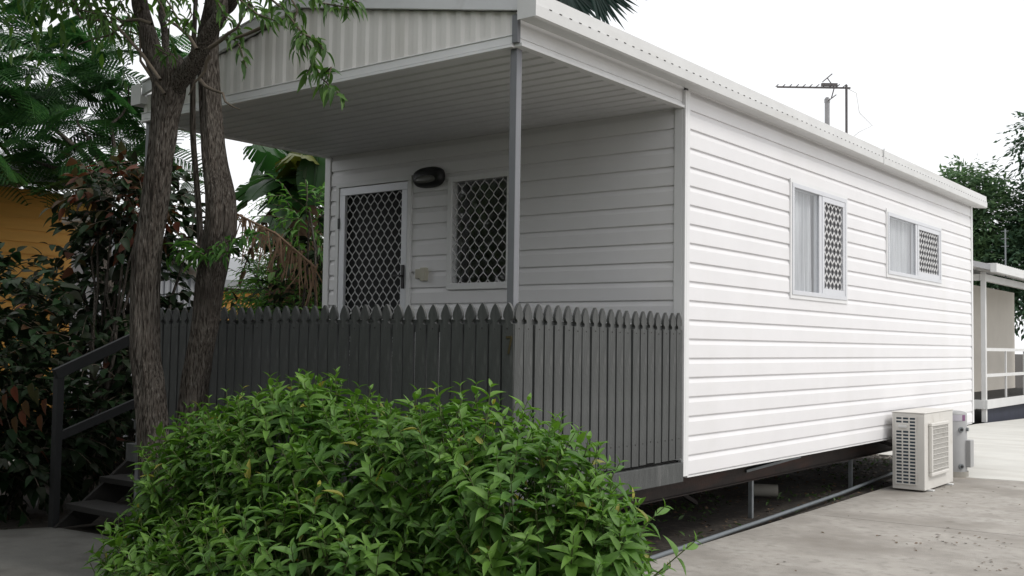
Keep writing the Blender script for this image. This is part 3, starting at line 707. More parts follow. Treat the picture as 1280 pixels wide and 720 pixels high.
# gravel, weeds, litter (stuff)
def scatter(name, n, region, L, Wd, m, z, flat, label, cat, tpl=T_1, up=0.):
    P = [];
    while len(P) < n:
        x = rnd.uniform(region[0], region[1]); y = rnd.uniform(region[2], region[3])
        if len(region) > 4 and not region[4](x, y): continue
        P.append((x, y, z(x, y)))
    a = rng.random(n)*2*pi; D = np.stack([np.cos(a), np.sin(a), np.full(n, up)+rng.normal(size=n)*.1], 1)
    U = np.tile([0, 0, 1.], (n, 1))+rng.normal(size=(n, 3))*flat; sc = .5+rng.random(n)
    o = leaves(name, P, D, U, L*sc, Wd*sc, m, None, tpl); return tag(o, label, cat, kind='stuff')
clump = lambda x, y: noise.noise(Vector((x*1.8, y*1.8, 3))) > .02
bedz = lambda x, y: gh(x, y)+.01
scatter('weeds', 1500, (-3, -.06, .6, 8.5, clump), .05, .02, 'weed', lambda x, y: gh(x, y)+.015*rnd.random(), .4, 'low green weeds in the soil under the cabin', 'weeds', T_l3, .7)
scatter('leaf_litter', 2200, (-3.2, -.03, .2, 8.7), .035, .02, 'litter', lambda x, y: gh(x, y)+.014+.01*rnd.random(), .3, 'brown leaf litter on the soil under the cabin', 'leaf litter')
cl = [(1.21, 3.30), (1.34, 3.62), (1.5, 3.35), (1.75, 2.6), (1.15, 3.0)]
def dens(x, y): return rnd.random() < .03+sum(math.exp(-((x-a)**2+(y-c_)**2)/.03) for a, c_ in cl)*.8
scatter('fallen_leaves', 130, (.25, 2.6, 1.6, 7, dens), .026, .015, 'litter', lambda x, y: GZ+.006, .12, 'scattered brown fallen leaf bits on the near concrete slab', 'leaf litter')
b = MB()
for k in range(500):
    x = rnd.uniform(-2.9, -.5); y = rnd.uniform(6.8, 9.5); r = rnd.uniform(.012, .03); z = gh(x, y)+r*.4
    b.add([(x+r, y, z), (x, y+r*.8, z), (x-r, y, z), (x, y-r*.8, z), (x, y, z+r*.6)], [(0, 1, 4), (1, 2, 4), (2, 3, 4), (3, 0, 4)])
tag(b.build('gravel', 'stone'), 'pale gravel stones under the rear of the cabin', 'gravel', kind='stuff')

# ================================================================== FOREGROUND SHRUB
sh = thing('leafy_shrub', (-.2, -.85, -.62), 'large bushy bright green shrub in front of the porch pickets', 'shrub')
lumps = [((-1.36, -.85, -.12), (.42, .45, .46)), ((-1.10, -.8, .0), (.45, .45, .42)), ((-.62, -.85, .04), (.55, .5, .47)), ((-.05, -.85, .02), (.6, .5, .42)), ((.40, -.85, .06), (.5, .45, .42)),
         ((.80, -.95, -.03), (.45, .45, .42)), ((1.06, -.95, -.20), (.33, .4, .37)), ((.75, -1.2, -.45), (.5, .5, .35)), ((-.2, -1.2, -.32), (1.1, .5, .42)), ((-1.1, -1.15, -.42), (.6, .5, .36))]
nst = 2300
lumps = [((c[0], c[1], c[2]+(.06 if c[2] > -.3 else 0)), r) for c, r in lumps]
Pt, Od = cloud(lumps, nst, .72)
La = np.array([list(c)+list(r) for c, r in lumps])
inside = np.zeros(nst, bool)
for row in La: inside |= (((Pt-row[:3])/row[3:])**2).sum(1) < .42
Pt = Pt[~inside]; Od = Od[~inside]
k = (Pt[:, 2] > -.6); Pt = Pt[k]; Od = Od[k]
# a few shoots standing out of the outline
ex = [((-.47, -.9, .44), (0, 0, 1)), ((-.36, -.95, .40), (.2, 0, 1)), ((1.4, -.9, .12), (1, .1, .35)), ((1.5, -.85, .0), (1, .2, .1)), ((.55, -.9, .42), (.1, 0, 1)), ((.72, -.9, .36), (.2, 0, 1)), ((1.05, -.9, .16), (.5, 0, .9)),
      ((-.98, -.9, .38), (0, 0, 1)), ((-1.5, -.9, .22), (-.4, 0, 1)), ((1.25, -.85, .08), (.8, 0, .6)), ((.2, -.9, .38), (0, 0, 1)), ((-1.85, -.95, -.2), (-1, 0, .6))]
Pt = np.vstack([Pt, np.array([e[0] for e in ex])]); Od = np.vstack([Od, np.array([e[1] for e in ex])*1.6])
LP = []; LD = []; LU = []; LL = []; RV = []; stem = MB()
for p, o in zip(Pt, Od):
    d = o*.75+np.array([0, 0, .75])+rng.normal(size=3)*.22; d /= np.linalg.norm(d)
    a = np.cross(d, (1., .3, 0)); a /= np.linalg.norm(a); c_ = np.cross(d, a)
    npair = rnd.randint(4, 6); ln = .035*npair; ph = rnd.random()*pi; size = .8+.45*rnd.random(); rv0 = rnd.random()
    base = p-d*ln*1.6
    for j in range(npair):
        t = j/(npair-1); q = p-d*ln*(1-t); ang = ph+j*pi/2
        el = .15+.75*t**2
        for s_ in (0, pi):
            v = a*cos(ang+s_)+c_*sin(ang+s_); dd = v*(1-.45*el)+d*el*.9+rng.normal(size=3)*.13
            LP.append(q); LD.append(dd); LU.append(d+rng.normal(size=3)*.15+np.array([0, 0, .3]))
            LL.append(size*(.098 if 0 < t < .9 else .075)*(1-.45*t**3)*(.85+.3*rnd.random())); RV.append(min(1, max(0, .25+.55*rv0-.35*t+.25*rnd.random())))
    stem.tube([base, p], [.0035, .002], 3, cap=False)
LL = np.array(LL)
RV = np.array(RV); yl = rng.random(len(LL)) < .02; LP = np.array(LP); LD = np.array(LD); LU = np.array(LU)
leaves('foliage', LP[~yl], LD[~yl], LU[~yl], LL[~yl], LL[~yl]*(.34+.12*rng.random((~yl).sum())), 'shrub', sh, T_l, rv=RV[~yl])
leaves('yellowed_leaves', LP[yl], LD[yl], LU[yl], LL[yl], LL[yl]*.36, 'yellowshrub', sh, T_l)
for k in range(42):
    a = rnd.random()*2*pi; r = rnd.random(); e = Vector((-.2+1.35*cos(a)*r, -.95+.5*sin(a)*r, rnd.uniform(-.3, .15)))
    p0 = Vector((-.2+.55*cos(a)*r, -.9+.2*sin(a)*r, -.64)); stem.tube([p0, (p0+e)/2+Vector((0, 0, -.06)), e], [.012, .008, .004], 5, cap=False)
stem.build('stems', 'stemgreen', sh)
print('shrub leaves', len(LP))

# ================================================================== TWO FRONT TREES
P_ = lambda x, y, Y: at(x, y, 1, Y)
t1 = thing('tree', (-2.2, -.6, -.72), 'rough grey barked tree whose trunk forks below the porch roof, nearer the steps', 'tree', 'rough barked trees before the porch')
b = MB()
trunk_mesh(b, [(-2.12, -.6, -.76), (-2.17, -.6, -.55), P_(197, 610, -.6), P_(188, 500, -.6), P_(182, 440, -.6), P_(181, 350, -.6), P_(193, 250, -.6), P_(205, 150, -.6), P_(212, 92, -.6), P_(213, 70, -.6)],
           [.14, .11, .092, .085, .08, .082, .08, .078, .108, .06], amp=.13, seed=1)
trunk_mesh(b, [P_(205, 112, -.6), P_(190, 62, -.62), P_(176, 12, -.66), P_(160, -40, -.75), (-3.1, -.9, 3.6), (-3.6, -1.1, 4.4)], [.06, .054, .047, .042, .03, .02], seg=40, amp=.14, seed=2)
trunk_mesh(b, [P_(215, 112, -.6), P_(242, 78, -.6), P_(262, 40, -.62), P_(276, 2, -.65), (-1.75, -.8, 3.1), (-1.5, -1.1, 4.2)], [.058, .052, .045, .038, .03, .02], seg=40, amp=.14, seed=3)
trunk_mesh(b, [P_(210, 84, -.58), P_(206, 40, -.5), P_(208, -10, -.4), (-2.3, -.2, 3.8)], [.03, .022, .02, .01], seg=8, amp=.06, seed=4)
b.build('trunk', 'bark', t1)
t2 = thing('tree', (-2.2, -.35, -.72), 'rough grey barked tree with a swollen knot, its trunk closer to the picket railing', 'tree', 'rough barked trees before the porch')
b = MB()
trunk_mesh(b, [(-2.3, -.35, -.74), (-2.28, -.35, -.1), P_(240, 500, -.35), P_(249, 440, -.35), P_(256, 400, -.35), P_(262, 350, -.35), P_(275, 290, -.35), P_(274, 250, -.35), P_(267, 200, -.35), P_(261, 110, -.35), P_(259, 50, -.35), P_(268, -5, -.38), (-2.1, -.4, 3.4), (-1.9, -.6, 4.4)],
           [.12, .10, .083, .078, .08, .086, .092, .09, .074, .066, .064, .054, .04, .02], amp=.13, seed=7)
trunk_mesh(b, [P_(262, 20, -.36), P_(290, -8, -.5), (-1.6, -.9, 3.2), (-1.1, -1.3, 3.7)], [.045, .04, .03, .012], seg=12, amp=.1, seed=8)
b.build('trunk', 'bark', t2)
sp = thing('bare_stem', (-2.3, -.28, -.7), 'thin dark bare stem rising straight up beside the two rough trunks', 'stem')
b = MB(); trunk_mesh(b, [(-2.24, -.28, -.7), P_(252, 400, -.28), P_(250, 290, -.28), P_(245, 220, -.28), P_(241, 160, -.28), P_(242, 60, -.3), P_(246, -20, -.3)], [.028, .024, .02, .019, .019, .017, .012], seg=8, amp=.05, seed=9)
b.build('stem', 'bark', sp)
# crown of the two trees: mostly above the frame, fringe hanging into it
cr1 = [((-3.9, -1.1, 4.2), (1.3, 1.3, .9)), ((-3.1, -.9, 3.8), (1.1, 1.0, .7)), ((-3.1, -.9, 3.15), (.6, .5, .3)), ((-3.2, -2.2, 4.2), (1.2, 1.1, .8))]
cr2 = [((-2.0, -.5, 4.3), (.9, .8, .6)), ((-2.3, -1.1, 4.4), (.9, .9, .6)), ((-2.35, -.5, 3.15), (.4, .3, .25))]
crk = lambda P: ~((P[:, 0] > -2.5) & (P[:, 2] < 3.5))
twiggy(t1, cr1, 850, 10, .095, .036, 'treeleaf', T_l3, tl=.45, clip=crk)
twiggy(t2, cr2, 500, 10, .095, .036, 'treeleaf', T_l3, tl=.45, clip=crk)
def limb(mb, a, c, r, sag=.0, n=6, seed=0):
    a = Vector(a); c = Vector(c); pts = []
    for i in range(n+1):
        t = i/n; p = a.lerp(c, t)+Vector((noise.noise(Vector((seed, t*3, 0))), noise.noise(Vector((seed, t*3, 5))), noise.noise(Vector((seed, t*3, 9))))) * .12*sin(pi*t)*(c-a).length+Vector((0, 0, -sag*sin(pi*t*.5))); pts.append(p)
    mb.tube(pts, [r*(1-.75*i/n) for i in range(n+1)], 6, cap=False); return pts
def sprig(parent, ptsL, L, Wd, m, per=.05, spread=.8, name='leafy_branch'):
    """leafy sprigs along polylines, each a branch of its own"""
    if len(ptsL) > 1:
        for q in ptsL: sprig(parent, [q], L, Wd, m, per, spread, name)
        return
    LP = []; LD = []; LU = []; b = MB()
    for pts in ptsL:
        pts = [Vector(p) for p in pts]; b.tube(pts, [.006*(1-.6*i/len(pts)) for i in range(len(pts))], 4, cap=False); acc = 0
        for i in range(len(pts)-1):
            d = pts[i+1]-pts[i]; ln = d.length; k = 0
            while acc < ln:
                q = pts[i]+d*(acc/ln)
                for _ in range(2):
                    v = Vector(unit(1)[0])*spread+d.normalized()*.6+Vector((0, 0, -.45))
                    LP.append(q+Vector(unit(1)[0])*.02); LD.append(v); LU.append((rnd.gauss(0, .4), rnd.gauss(0, .4), 1))
                acc += per
            acc -= ln
    n = len(LP); sc = .65+.6*rng.random(n); leaves(name, LP, LD, LU, L*sc, Wd*sc, m, parent, T_l); b.build('stem', 'twig', parent)
tp = lambda pts, Y: [P_(x, y, Y) for x, y in pts]
sprig(t2, [tp([(330, -8), (355, 12), (378, 42), (392, 78), (402, 98), (425, 118)], -1.2), tp([(378, 42), (396, 50), (404, 62)], -1.2), tp([(360, -8), (372, 12), (366, 30)], -1.15), tp([(375, 38), (366, 62)], -1.2),
           tp([(392, 76), (384, 92)], -1.2), tp([(402, 96), (414, 84), (408, 104)], -1.2), tp([(385, -10), (402, 4), (440, 10)], -1.1), tp([(420, -10), (448, 3)], -1.1), tp([(300, 0), (322, 18), (345, 26)], -1.1)], .085, .024, 'treeleaf', per=.028)
sprig(t1, [tp([(60, -5), (100, 12), (140, 22)], -1.0), tp([(100, -8), (125, 25), (150, 45)], -.9), tp([(230, -5), (240, 18), (228, 40)], -1.), tp([(300, -10), (318, 10), (338, 16)], -.9), tp([(150, 0), (165, 28), (160, 60)], -.8), tp([(285, 40), (300, 58), (308, 85)], -.8),
           tp([(205, -5), (222, 22), (235, 30)], -.9), tp([(268, -5), (282, 20), (300, 36)], -.8), tp([(195, 60), (212, 70), (216, 58)], -.75)], .085, .024, 'treeleaf', per=.03)
# low leafy side shoots seen crossing the trunks
sprig(t2, [tp([(255, 318), (240, 312), (222, 315), (212, 322)], -.5), tp([(262, 312), (285, 302), (305, 295), (322, 290)], -.45), tp([(250, 310), (232, 300), (220, 305)], -.5), tp([(262, 316), (275, 318), (292, 312)], -.45), tp([(245, 316), (238, 328)], -.5)], .085, .024, 'brightleaf', per=.022)
sprig(t1, [tp([(196, 570), (192, 560), (190, 552)], -.72), tp([(200, 565), (208, 548)], -.72)], .075, .022, 'shrub', per=.02)
bb = MB()
for i, (pa, pb, Y) in enumerate((((206, 118), (120, -10), -.7), ((200, 100), (60, -60), -.9), ((262, 60), (330, -20), -.9), ((246, 62), (180, -30), -.8), ((340, 30), (255, 55), -.8), ((262, 70), (236, 112), -1.0), ((190, 30), (110, 10), -.8), ((250, 100), (300, 130), -.9), ((178, 10), (90, 62), -.7))):
    limb(bb, P_(*pa, Y), P_(*pb, Y), .012, .03, seed=i*3.3)
bb.build('branches', 'twig', t1)

# unseen trees added left of and behind the camera to shade porch and path
def shade(x, y, h, lumps, label, n, seed, L=.17):
    t = thing('added_shade_tree', (x, y, -.75), label, 'tree', 'added shade trees')
    b = MB(); trunk_mesh(b, [(x, y, -.8), (x+.1, y, h*.3), (x, y, h*.75)], [.2, .15, .08], seg=14, amp=.06, step=.1, seed=seed)
    for k, (c, r) in enumerate(lumps): limb(b, (x+.05, y, h*.3), c, .06, seed=seed+k)
    b.build('trunk', 'bark', t); twiggy(t, lumps, n, 10, L, L*.45, 'treeleaf', T_1, tl=.6, shell=.15)
shade(-5.2, -4.2, 5, [((-5.2, -4.2, 3.0), (1.7, 1.7, 1.0)), ((-4.6, -3.4, 1.9), (1.3, 1.2, .9)), ((-6.2, -4.0, 1.9), (1.3, 1.5, 1.3)), ((-5., -4.6, .8), (1.4, 1.0, 1.3))], 'unseen leafy tree added for shade left of the path', 1700, 200)
shade(-1.6, -5.4, 5, [((-1.6, -5.2, 2.6), (1.5, 1.0, .6)), ((-2.6, -4.6, 1.6), (1.4, .8, 1.2)), ((-1.0, -5.4, 1.8), (1.5, 1.0, 1.2)), ((-2.6, -6., .9), (1.9, .8, 1.4)), ((-.9, -4.5, 1.1), (1.3, .7, 1.7)), ((.5, -4.9, 1.6), (.9, .7, 1.2))], 'unseen leafy tree added for shade behind the path', 2500, 210)
shade(2.2, -9.5, 5, [((2.2, -9.5, 3.2), (2.6, 1.8, 1.2)), ((0, -9.5, 2.0), (2.2, 1.5, 1.8)), ((3.6, -9.5, 2.3), (2.2, 1.5, 2.1)), ((6.0, -9.8, 2.4), (1.8, 1.5, 2.0)), ((-2.6, -8.5, 2.8), (2.2, 1.5, 1.9))], 'unseen broad tree added for shade behind the driveway', 3200, 220, L=.22)

# ================================================================== FEATHERY TREE (upper left)
ft = thing('feathery_tree', (-7.6, 2.6, -.78), 'dark green feathery leaved tree spreading at the upper left behind the trunks', 'tree')
b = MB(); trunk_mesh(b, [(-7.9, 2.6, -.85), (-7.85, 2.5, .5), (-8.1, 2.5, 1.8), (-8.6, 2.8, 2.7), (-9.4, 3.0, 3.3)], [.11, .09, .08, .06, .03], seg=14, amp=.05, seed=12)
fr_b = []
starts = []
for i in range(330):
    # frond base and tip spread over the crown
    c0 = Vector((rnd.uniform(-12.0, -8.9), rnd.uniform(1.4, 4.4), rnd.uniform(2.75, 5.0)))
    if i % 60 == 0: limb(b, (-8.6, 2.8, 2.7), c0, .035, seed=i)
    starts.append(c0)
b.build('trunk', 'bark', ft)
LP = []; LD = []; LU = []; LLn = []; rb = MB()
for c0 in starts:
    az = rnd.uniform(-1.2, .9) if rnd.random() < .65 else rnd.uniform(0, 6.28); d = Vector((cos(az), sin(az)*.7-.25, rnd.uniform(-.15, .25))).normalized(); ln = rnd.uniform(.75, 1.15)
    side = d.cross(Vector((0, 0, 1))).normalized(); rl = rnd.uniform(-1.0, 1.0); side = (side*cos(rl)+side.cross(d)*sin(rl)).normalized(); pts = []
    for j in range(15):
        t = j/14; q = c0+d*ln*t+Vector((0, 0, -.38*ln*t*t)); pts.append(q)
        if j < 2: continue
        for s_ in (1, -1):
            pl_ = ln*.27*sin(pi*(.18+.8*t))**.8; pd = (side*s_*.88+d*.42+Vector((0, 0, -.18))).normalized()
            nn = 11
            for m_ in range(nn):
                u_ = (m_+.5)/nn; r_ = q+pd*pl_*u_+Vector((0, 0, -.12*pl_*u_*u_))
                for s2 in (1, -1):
                    LP.append(r_); LD.append(d*s2*.9+pd*.45); LU.append(tuple(side.cross(d))); LLn.append(.052*(1-.35*u_))
    rb.tube(pts, .005, 3, cap=False)
LLn = np.array(LLn); leaves('fronds', LP, LD, LU, LLn, LLn*.62, 'feather', ft, T_1, smooth=False)
rb.build('frond_stalks', 'feather', ft)

# ================================================================== DARK SHRUBS AT LEFT
ds = thing('dark_shrub', (-6.6, 1.8, -.78), 'tall dark shrub with coppery and purple leaves left of the rough trunks', 'shrub')
lump_d = [((-7.2, 1.7, .2), (1.1, .8, 1.0)), ((-6.5, 1.6, 1.0), (.7, .6, .9)), ((-6.6, 1.9, 1.9), (.5, .5, .5)), ((-7.1, 1.8, 1.25), (.55, .5, .6)), ((-5.7, 1.5, .1), (.8, .6, .8)), ((-7.9, 1.3, -.1), (.9, .8, .8)), ((-6.1, 1.8, 2.0), (.5, .5, .45))]
b = MB()
for k, (c, r) in enumerate(lump_d):
    for q in range(4): limb(b, (-6.7+rnd.uniform(-.3, .3), 1.8, -.8), Vector(c)+Vector((rnd.uniform(-.5, .5), rnd.uniform(-.3, .3), rnd.uniform(-.1, .5))), .03, seed=k*7+q)
b.build('stems', 'bark', ds)
twiggy(ds, lump_d, 620, 8, .13, .075, ['darkleaf', 'redleaf'], T_h, tl=.4, extra=.015, hang=.4, shell=.25)
lump_c = [((-6.3, 1.5, 2.15), (.5, .35, .22)), ((-5.8, 1.4, 1.85), (.35, .3, .2))]
cs = thing('coppery_shrub', (-6.1, 1.2, -.78), 'coppery red leaved shrub top glowing between the dark shrub and feathery tree', 'shrub')
b = MB(); [limb(b, (-6.1+rnd.uniform(-.2, .2), 1.2, -.8), Vector(c)+Vector((rnd.uniform(-.3, .3), 0, 0)), .025, seed=50+k) for k, (c, r) in enumerate(lump_c*3)]; b.build('stems', 'bark', cs)
twiggy(cs, lump_c, 70, 7, .13, .07, ['redleaf', 'darkleaf'], T_h, tl=.35, extra=.5)
ls = thing('low_dark_shrub', (-5.2, -.2, -.78), 'low dark shrub with a few orange leaves beside the handrail post', 'shrub')
lump_l = [((-5.3, -.15, -.35), (.55, .5, .5)), ((-5.6, .0, .3), (.6, .5, .6)), ((-6.2, -.5, .2), (.6, .5, .9)), ((-5.35, .5, -.2), (.4, .5, .5)), ((-6.2, .2, .9), (.6, .5, .6))]
b = MB(); [limb(b, (-5.5+rnd.uniform(-.3, .3), 0, -.8), Vector(c)+Vector((0, 0, .2)), .025, seed=70+k) for k, (c, r) in enumerate(lump_l*3)]; b.build('stems', 'bark', ls)
twiggy(ls, lump_l, 420, 8, .13, .075, ['darkleaf', 'redleaf'], T_h, tl=.3, extra=.03, shell=.2)
# the handful of big orange-brown leaves
OLP = [P_(x, y, -.75) for x, y in ((18, 482), (32, 500), (48, 486), (58, 498), (28, 512), (52, 518), (8, 492), (40, 478), (20, 520))]
leaves('coppery_leaves', OLP, [(rnd.uniform(-.6, .9), -.2, -.9-rnd.random()) for _ in OLP], [(.3, -1, .5)]*len(OLP), .12, .06, 'redleaf', ls, T_h)
# under-stair greenery
us = thing('undergrowth_bush', (-4.6, 2.4, -.78), 'dark leafy undergrowth behind the timber steps', 'shrub')
lump_u = [((-4.9, 2.3, -.3), (.9, .5, .5)), ((-5.6, 2.6, .2), (.8, .5, .9)), ((-4.5, 2.9, .1), (.7, .4, .7))]
b = MB(); [limb(b, (-4.8+rnd.uniform(-.3, .3), 2.5, -.8), Vector(c), .02, seed=90+k) for k, (c, r) in enumerate(lump_u*3)]; b.build('stems', 'bark', us)
twiggy(us, lump_u, 330, 8, .12, .05, 'darkleaf', T_o, tl=.3, shell=.2)

# ================================================================== GREENERY BETWEEN TRUNKS AND CABIN
gb = thing('bright_bush', (-5.3, 3.4, -.78), 'bright green bush beside the cabin corner behind the pickets', 'shrub')
lump_g = [((-4.95, 2.9, 2.05), (.3, .3, .28)), ((-5.9, 3.5, 1.1), (.7, .5, .5)), ((-6.8, 4.0, 1.3), (.7, .5, .5)), ((-5.9, 3.6, .7), (.9, .5, .5)), ((-4.6, 3.0, .2), (.7, .5, .7)), ((-6.5, 4.6, 1.35), (.8, .5, .5))]
b = MB(); [limb(b, (-5.3+rnd.uniform(-.3, .3), 3.3, -.8), Vector(c), .03, seed=110+k) for k, (c, r) in enumerate(lump_g*3)]; b.build('stems', 'bark', gb)
twiggy(gb, lump_g, 560, 9, .10, .03, 'brightleaf', T_l3, tl=.35, shell=.3)
ft2 = thing('fine_leaved_tree', (-8.6, 6.0, -.78), 'fresh green fine leaved tree seen low behind the banana leaves', 'tree')
lump_f = [((-8.3, 6., 2.7), (.9, .6, .5)), ((-7.9, 5.6, 2.2), (.8, .6, .5)), ((-8.8, 6.2, 1.6), (1.2, .6, .7))]
b = MB(); trunk_mesh(b, [(-8.4, 6, -.8), (-8.4, 6, 1), (-8.3, 6, 2.4)], [.09, .07, .04], seg=10, seed=20); [limb(b, (-8.4, 6, 1.2), Vector(c), .03, seed=130+k) for k, (c, r) in enumerate(lump_f*2)]; b.build('trunk', 'bark', ft2)
twiggy(ft2, lump_f, 600, 12, .07, .022, 'brightleaf', T_l3, tl=.45, shell=.2, updir=0)

def big_leaf(mb, base, d, ln, wd, droop, up=(0, 0, 1), torn=0, mi=0, nseg=16):
    """banana leaf: curved midrib with two lobes, optionally torn into strips"""
    base = Vector(base); d = Vector(d).normalized(); side = d.cross(Vector(up)).normalized(); nn = side.cross(d).normalized()
    mid = []
    for i in range(nseg+1):
        t = i/nseg; mid.append(base+d*ln*t*(1-.15*t*droop)+Vector((0, 0, -droop*ln*t*t)))
    for s_ in (1, -1):
        for i in range(nseg):
            t0, t1 = i/nseg, (i+1)/nseg
            if torn and rnd.random() < torn*.35: continue
            w0 = wd/2*max(.02, sin(pi*(.04+.93*t0)))**.55; w1_ = wd/2*max(.02, sin(pi*(.04+.93*t1)))**.55
            g0 = .0 if rnd.random() > torn else .35
            sag = rnd.uniform(.1, .35) if not torn else rnd.uniform(.5, 1.3)
            a, c = mid[i], mid[i+1]; dn = Vector((0, 0, -1))
            e = (c-a)*g0
            p1 = a+side*s_*w0+dn*sag*w0*.6+nn*.1*w0; p2 = c+side*s_*w1_+dn*sag*w1_*.6+nn*.1*w1_-e
            m0 = a+side*s_*w0*.5+nn*.09*w0; m1 = c+side*s_*w1_*.5+nn*.09*w1_-e*.5
            mb.add([a, c, m1, m0, p2, p1], [(0, 1, 2, 3), (3, 2, 4, 5)], mi, True)
    mb.tube(mid, [.022*(1-.85*i/nseg)+.003 for i in range(nseg+1)], 6, mi=mi, cap=False)
bn = thing('banana_plant', (-6.4, 4.0, -.78), 'banana plant with broad dark leaves and dead brown ones hanging beside the porch', 'banana plant')
b = MB(); trunk_mesh(b, [(-6.45, 4.0, -.8), (-6.45, 4.0, .6), (-6.4, 4.0, 1.9), (-6.35, 4.0, 2.65)], [.13, .11, .09, .05], seg=14, amp=.05, seed=30); b.build('stalk', 'dead', bn)
for (x, y, Y, dx, up_, ln, wd, dr_, mt) in ((352, 172, 4.0, (-.8, .1, -.25), (.35, -1, .5), .75, .62, .3, 'banana'), (362, 180, 3.9, (-.45, .1, -.8), (.5, -1, .3), .7, .5, .2, 'banana'), (372, 168, 3.6, (.7, .1, -.35), (-.2, -1, .45), .75, .6, .25, 'yellowleaf'),
        (385, 176, 3.5, (.5, .0, -.8), (-.3, -1, .3), .6, .45, .2, 'banana'), (340, 165, 4.2, (-.9, .1, .1), (.3, -1, .6), .6, .5, .5, 'banana'), (366, 190, 3.8, (.1, .0, -1), (.3, -1, .1), .75, .35, .1, 'yellowleaf'), (398, 182, 3.3, (-.1, .0, -1), (.4, -1, .1), .6, .45, .1, 'banana')):
    b = MB(); big_leaf(b, P_(x, y, Y), dx, ln, wd, dr_, up=up_); b.tube([P_(x, y, Y), Vector((-6.35, 4.0, 2.5))], .015, 5); b.build('leaf', mt, bn)
B = Vector((-6.35, 4.0, 2.55))
for dx, ln, wd, dr_, torn, mt in (((-1.0, -.5, .45), 1.0, .75, .5, .0, 'banana'), ((-.7, -.9, .2), 1.1, .65, .7, .0, 'banana'), ((.8, -.7, .5), 1.7, .6, .35, .15, 'yellowleaf'), ((.9, -.2, .35), 1.8, .6, .3, .1, 'banana'),
                            ((.2, -1, .9), 1.4, .5, .4, .1, 'banana'), ((-.6, .2, 1), 1.5, .5, .4, .1, 'banana'), ((.5, -.9, .05), 1.3, .5, .7, .3, 'banana'), ((.9, -.5, .3), 1.2, .6, .5, .0, 'banana'), ((1, .0, .5), 1.3, .6, .3, .0, 'yellowleaf'), ((.1, -.9, .35), 1.0, .55, .6, .0, 'banana'), ((-1., -.1, .6), 1.0, .55, .4, .0, 'banana')):
    b = MB(); big_leaf(b, B, dx, ln, wd, dr_, torn=torn); o = b.build('leaf', mt, bn)
for dx, ln, wd, dr_ in (((.6, -.8, .1), .7, .35, 1.9), ((.3, -.9, .1), .8, .3, 1.8), ((.8, -.4, .0), .7, .4, 2.0), ((-.9, -.6, .0), .9, .35, 1.2), ((-.3, -1, -.1), .6, .4, 2.2), ((.9, -.6, -.2), .6, .4, 2.4), ((.1, -.9, -.3), .5, .4, 2.6)):
    b = MB(); big_leaf(b, B+Vector((0, 0, -.1)), dx, ln, wd, dr_, torn=.7, nseg=22); b.build('dead_leaf', 'dead', bn)
# dead frond fringe hanging between the trunks
b2 = thing('dead_palm_frond', (-5.2, 2.2, -.78), 'drooping dead brown frond hanging behind the knotted trunk', 'frond')
b = MB(); A = P_(285, 262, 2.0); Bq = P_(345, 292, 2.0); Cq = P_(395, 335, 2.0)
mid = [A.lerp(Bq, i/10) for i in range(10)]+[Bq.lerp(Cq, i/8) for i in range(9)]
b.tube(mid, .012, 5)
for i, p in enumerate(mid):
    for k in range(6):
        if rnd.random() < .25: continue
        q = p+Vector((rnd.uniform(-.05, .05), rnd.uniform(-.05, .05), 0)); l = rnd.uniform(.12, .46); dx = rnd.gauss(-.03, .09); yy_ = rnd.uniform(-.08, .08)
        b.add([q+Vector((-.007, 0, 0)), q+Vector((.007, .008, 0)), q+Vector((dx+.01, yy_, -l*.7)), q+Vector((dx*1.5, yy_*1.2, -l)), q+Vector((dx-.006, yy_, -l*.7))], [(0, 1, 2, 4), (4, 2, 3)])
b.tube([A, Vector((-6.3, 2.6, 1.4)), Vector((-6.5, 2.7, .2)), Vector((-6.5, 2.7, -.8))], [.02, .035, .04, .05], 8)
b.build('frond', 'dead', b2)

# dark leafy mass between bush and cabin
hd = thing('hedge_bush', (-6.3, 4.8, -.78), 'dark green hedge filling the gap left of the cabin wall', 'hedge')
lump_h = [((-6.7, 4.9, .8), (.9, .6, 1.1)), ((-6.2, 4.6, 2.0), (.5, .5, .9)), ((-5.5, 3.5, .9), (.4, .4, .9)), ((-7.6, 5.2, .9), (.8, .5, .9)), ((-6.5, 5.2, 2.9), (.6, .4, .5)), ((-5.3, 3.3, 1.75), (.25, .3, .4))]
b = MB(); [limb(b, (-6.3+rnd.uniform(-.3, .3), 4.8, -.8), Vector(c), .03, seed=150+k) for k, (c, r) in enumerate(lump_h*3)]; b.build('stems', 'bark', hd)
twiggy(hd, lump_h, 560, 9, .14, .06, ['darkleaf', 'treeleaf'], T_o, tl=.4, shell=.15, extra=.35)

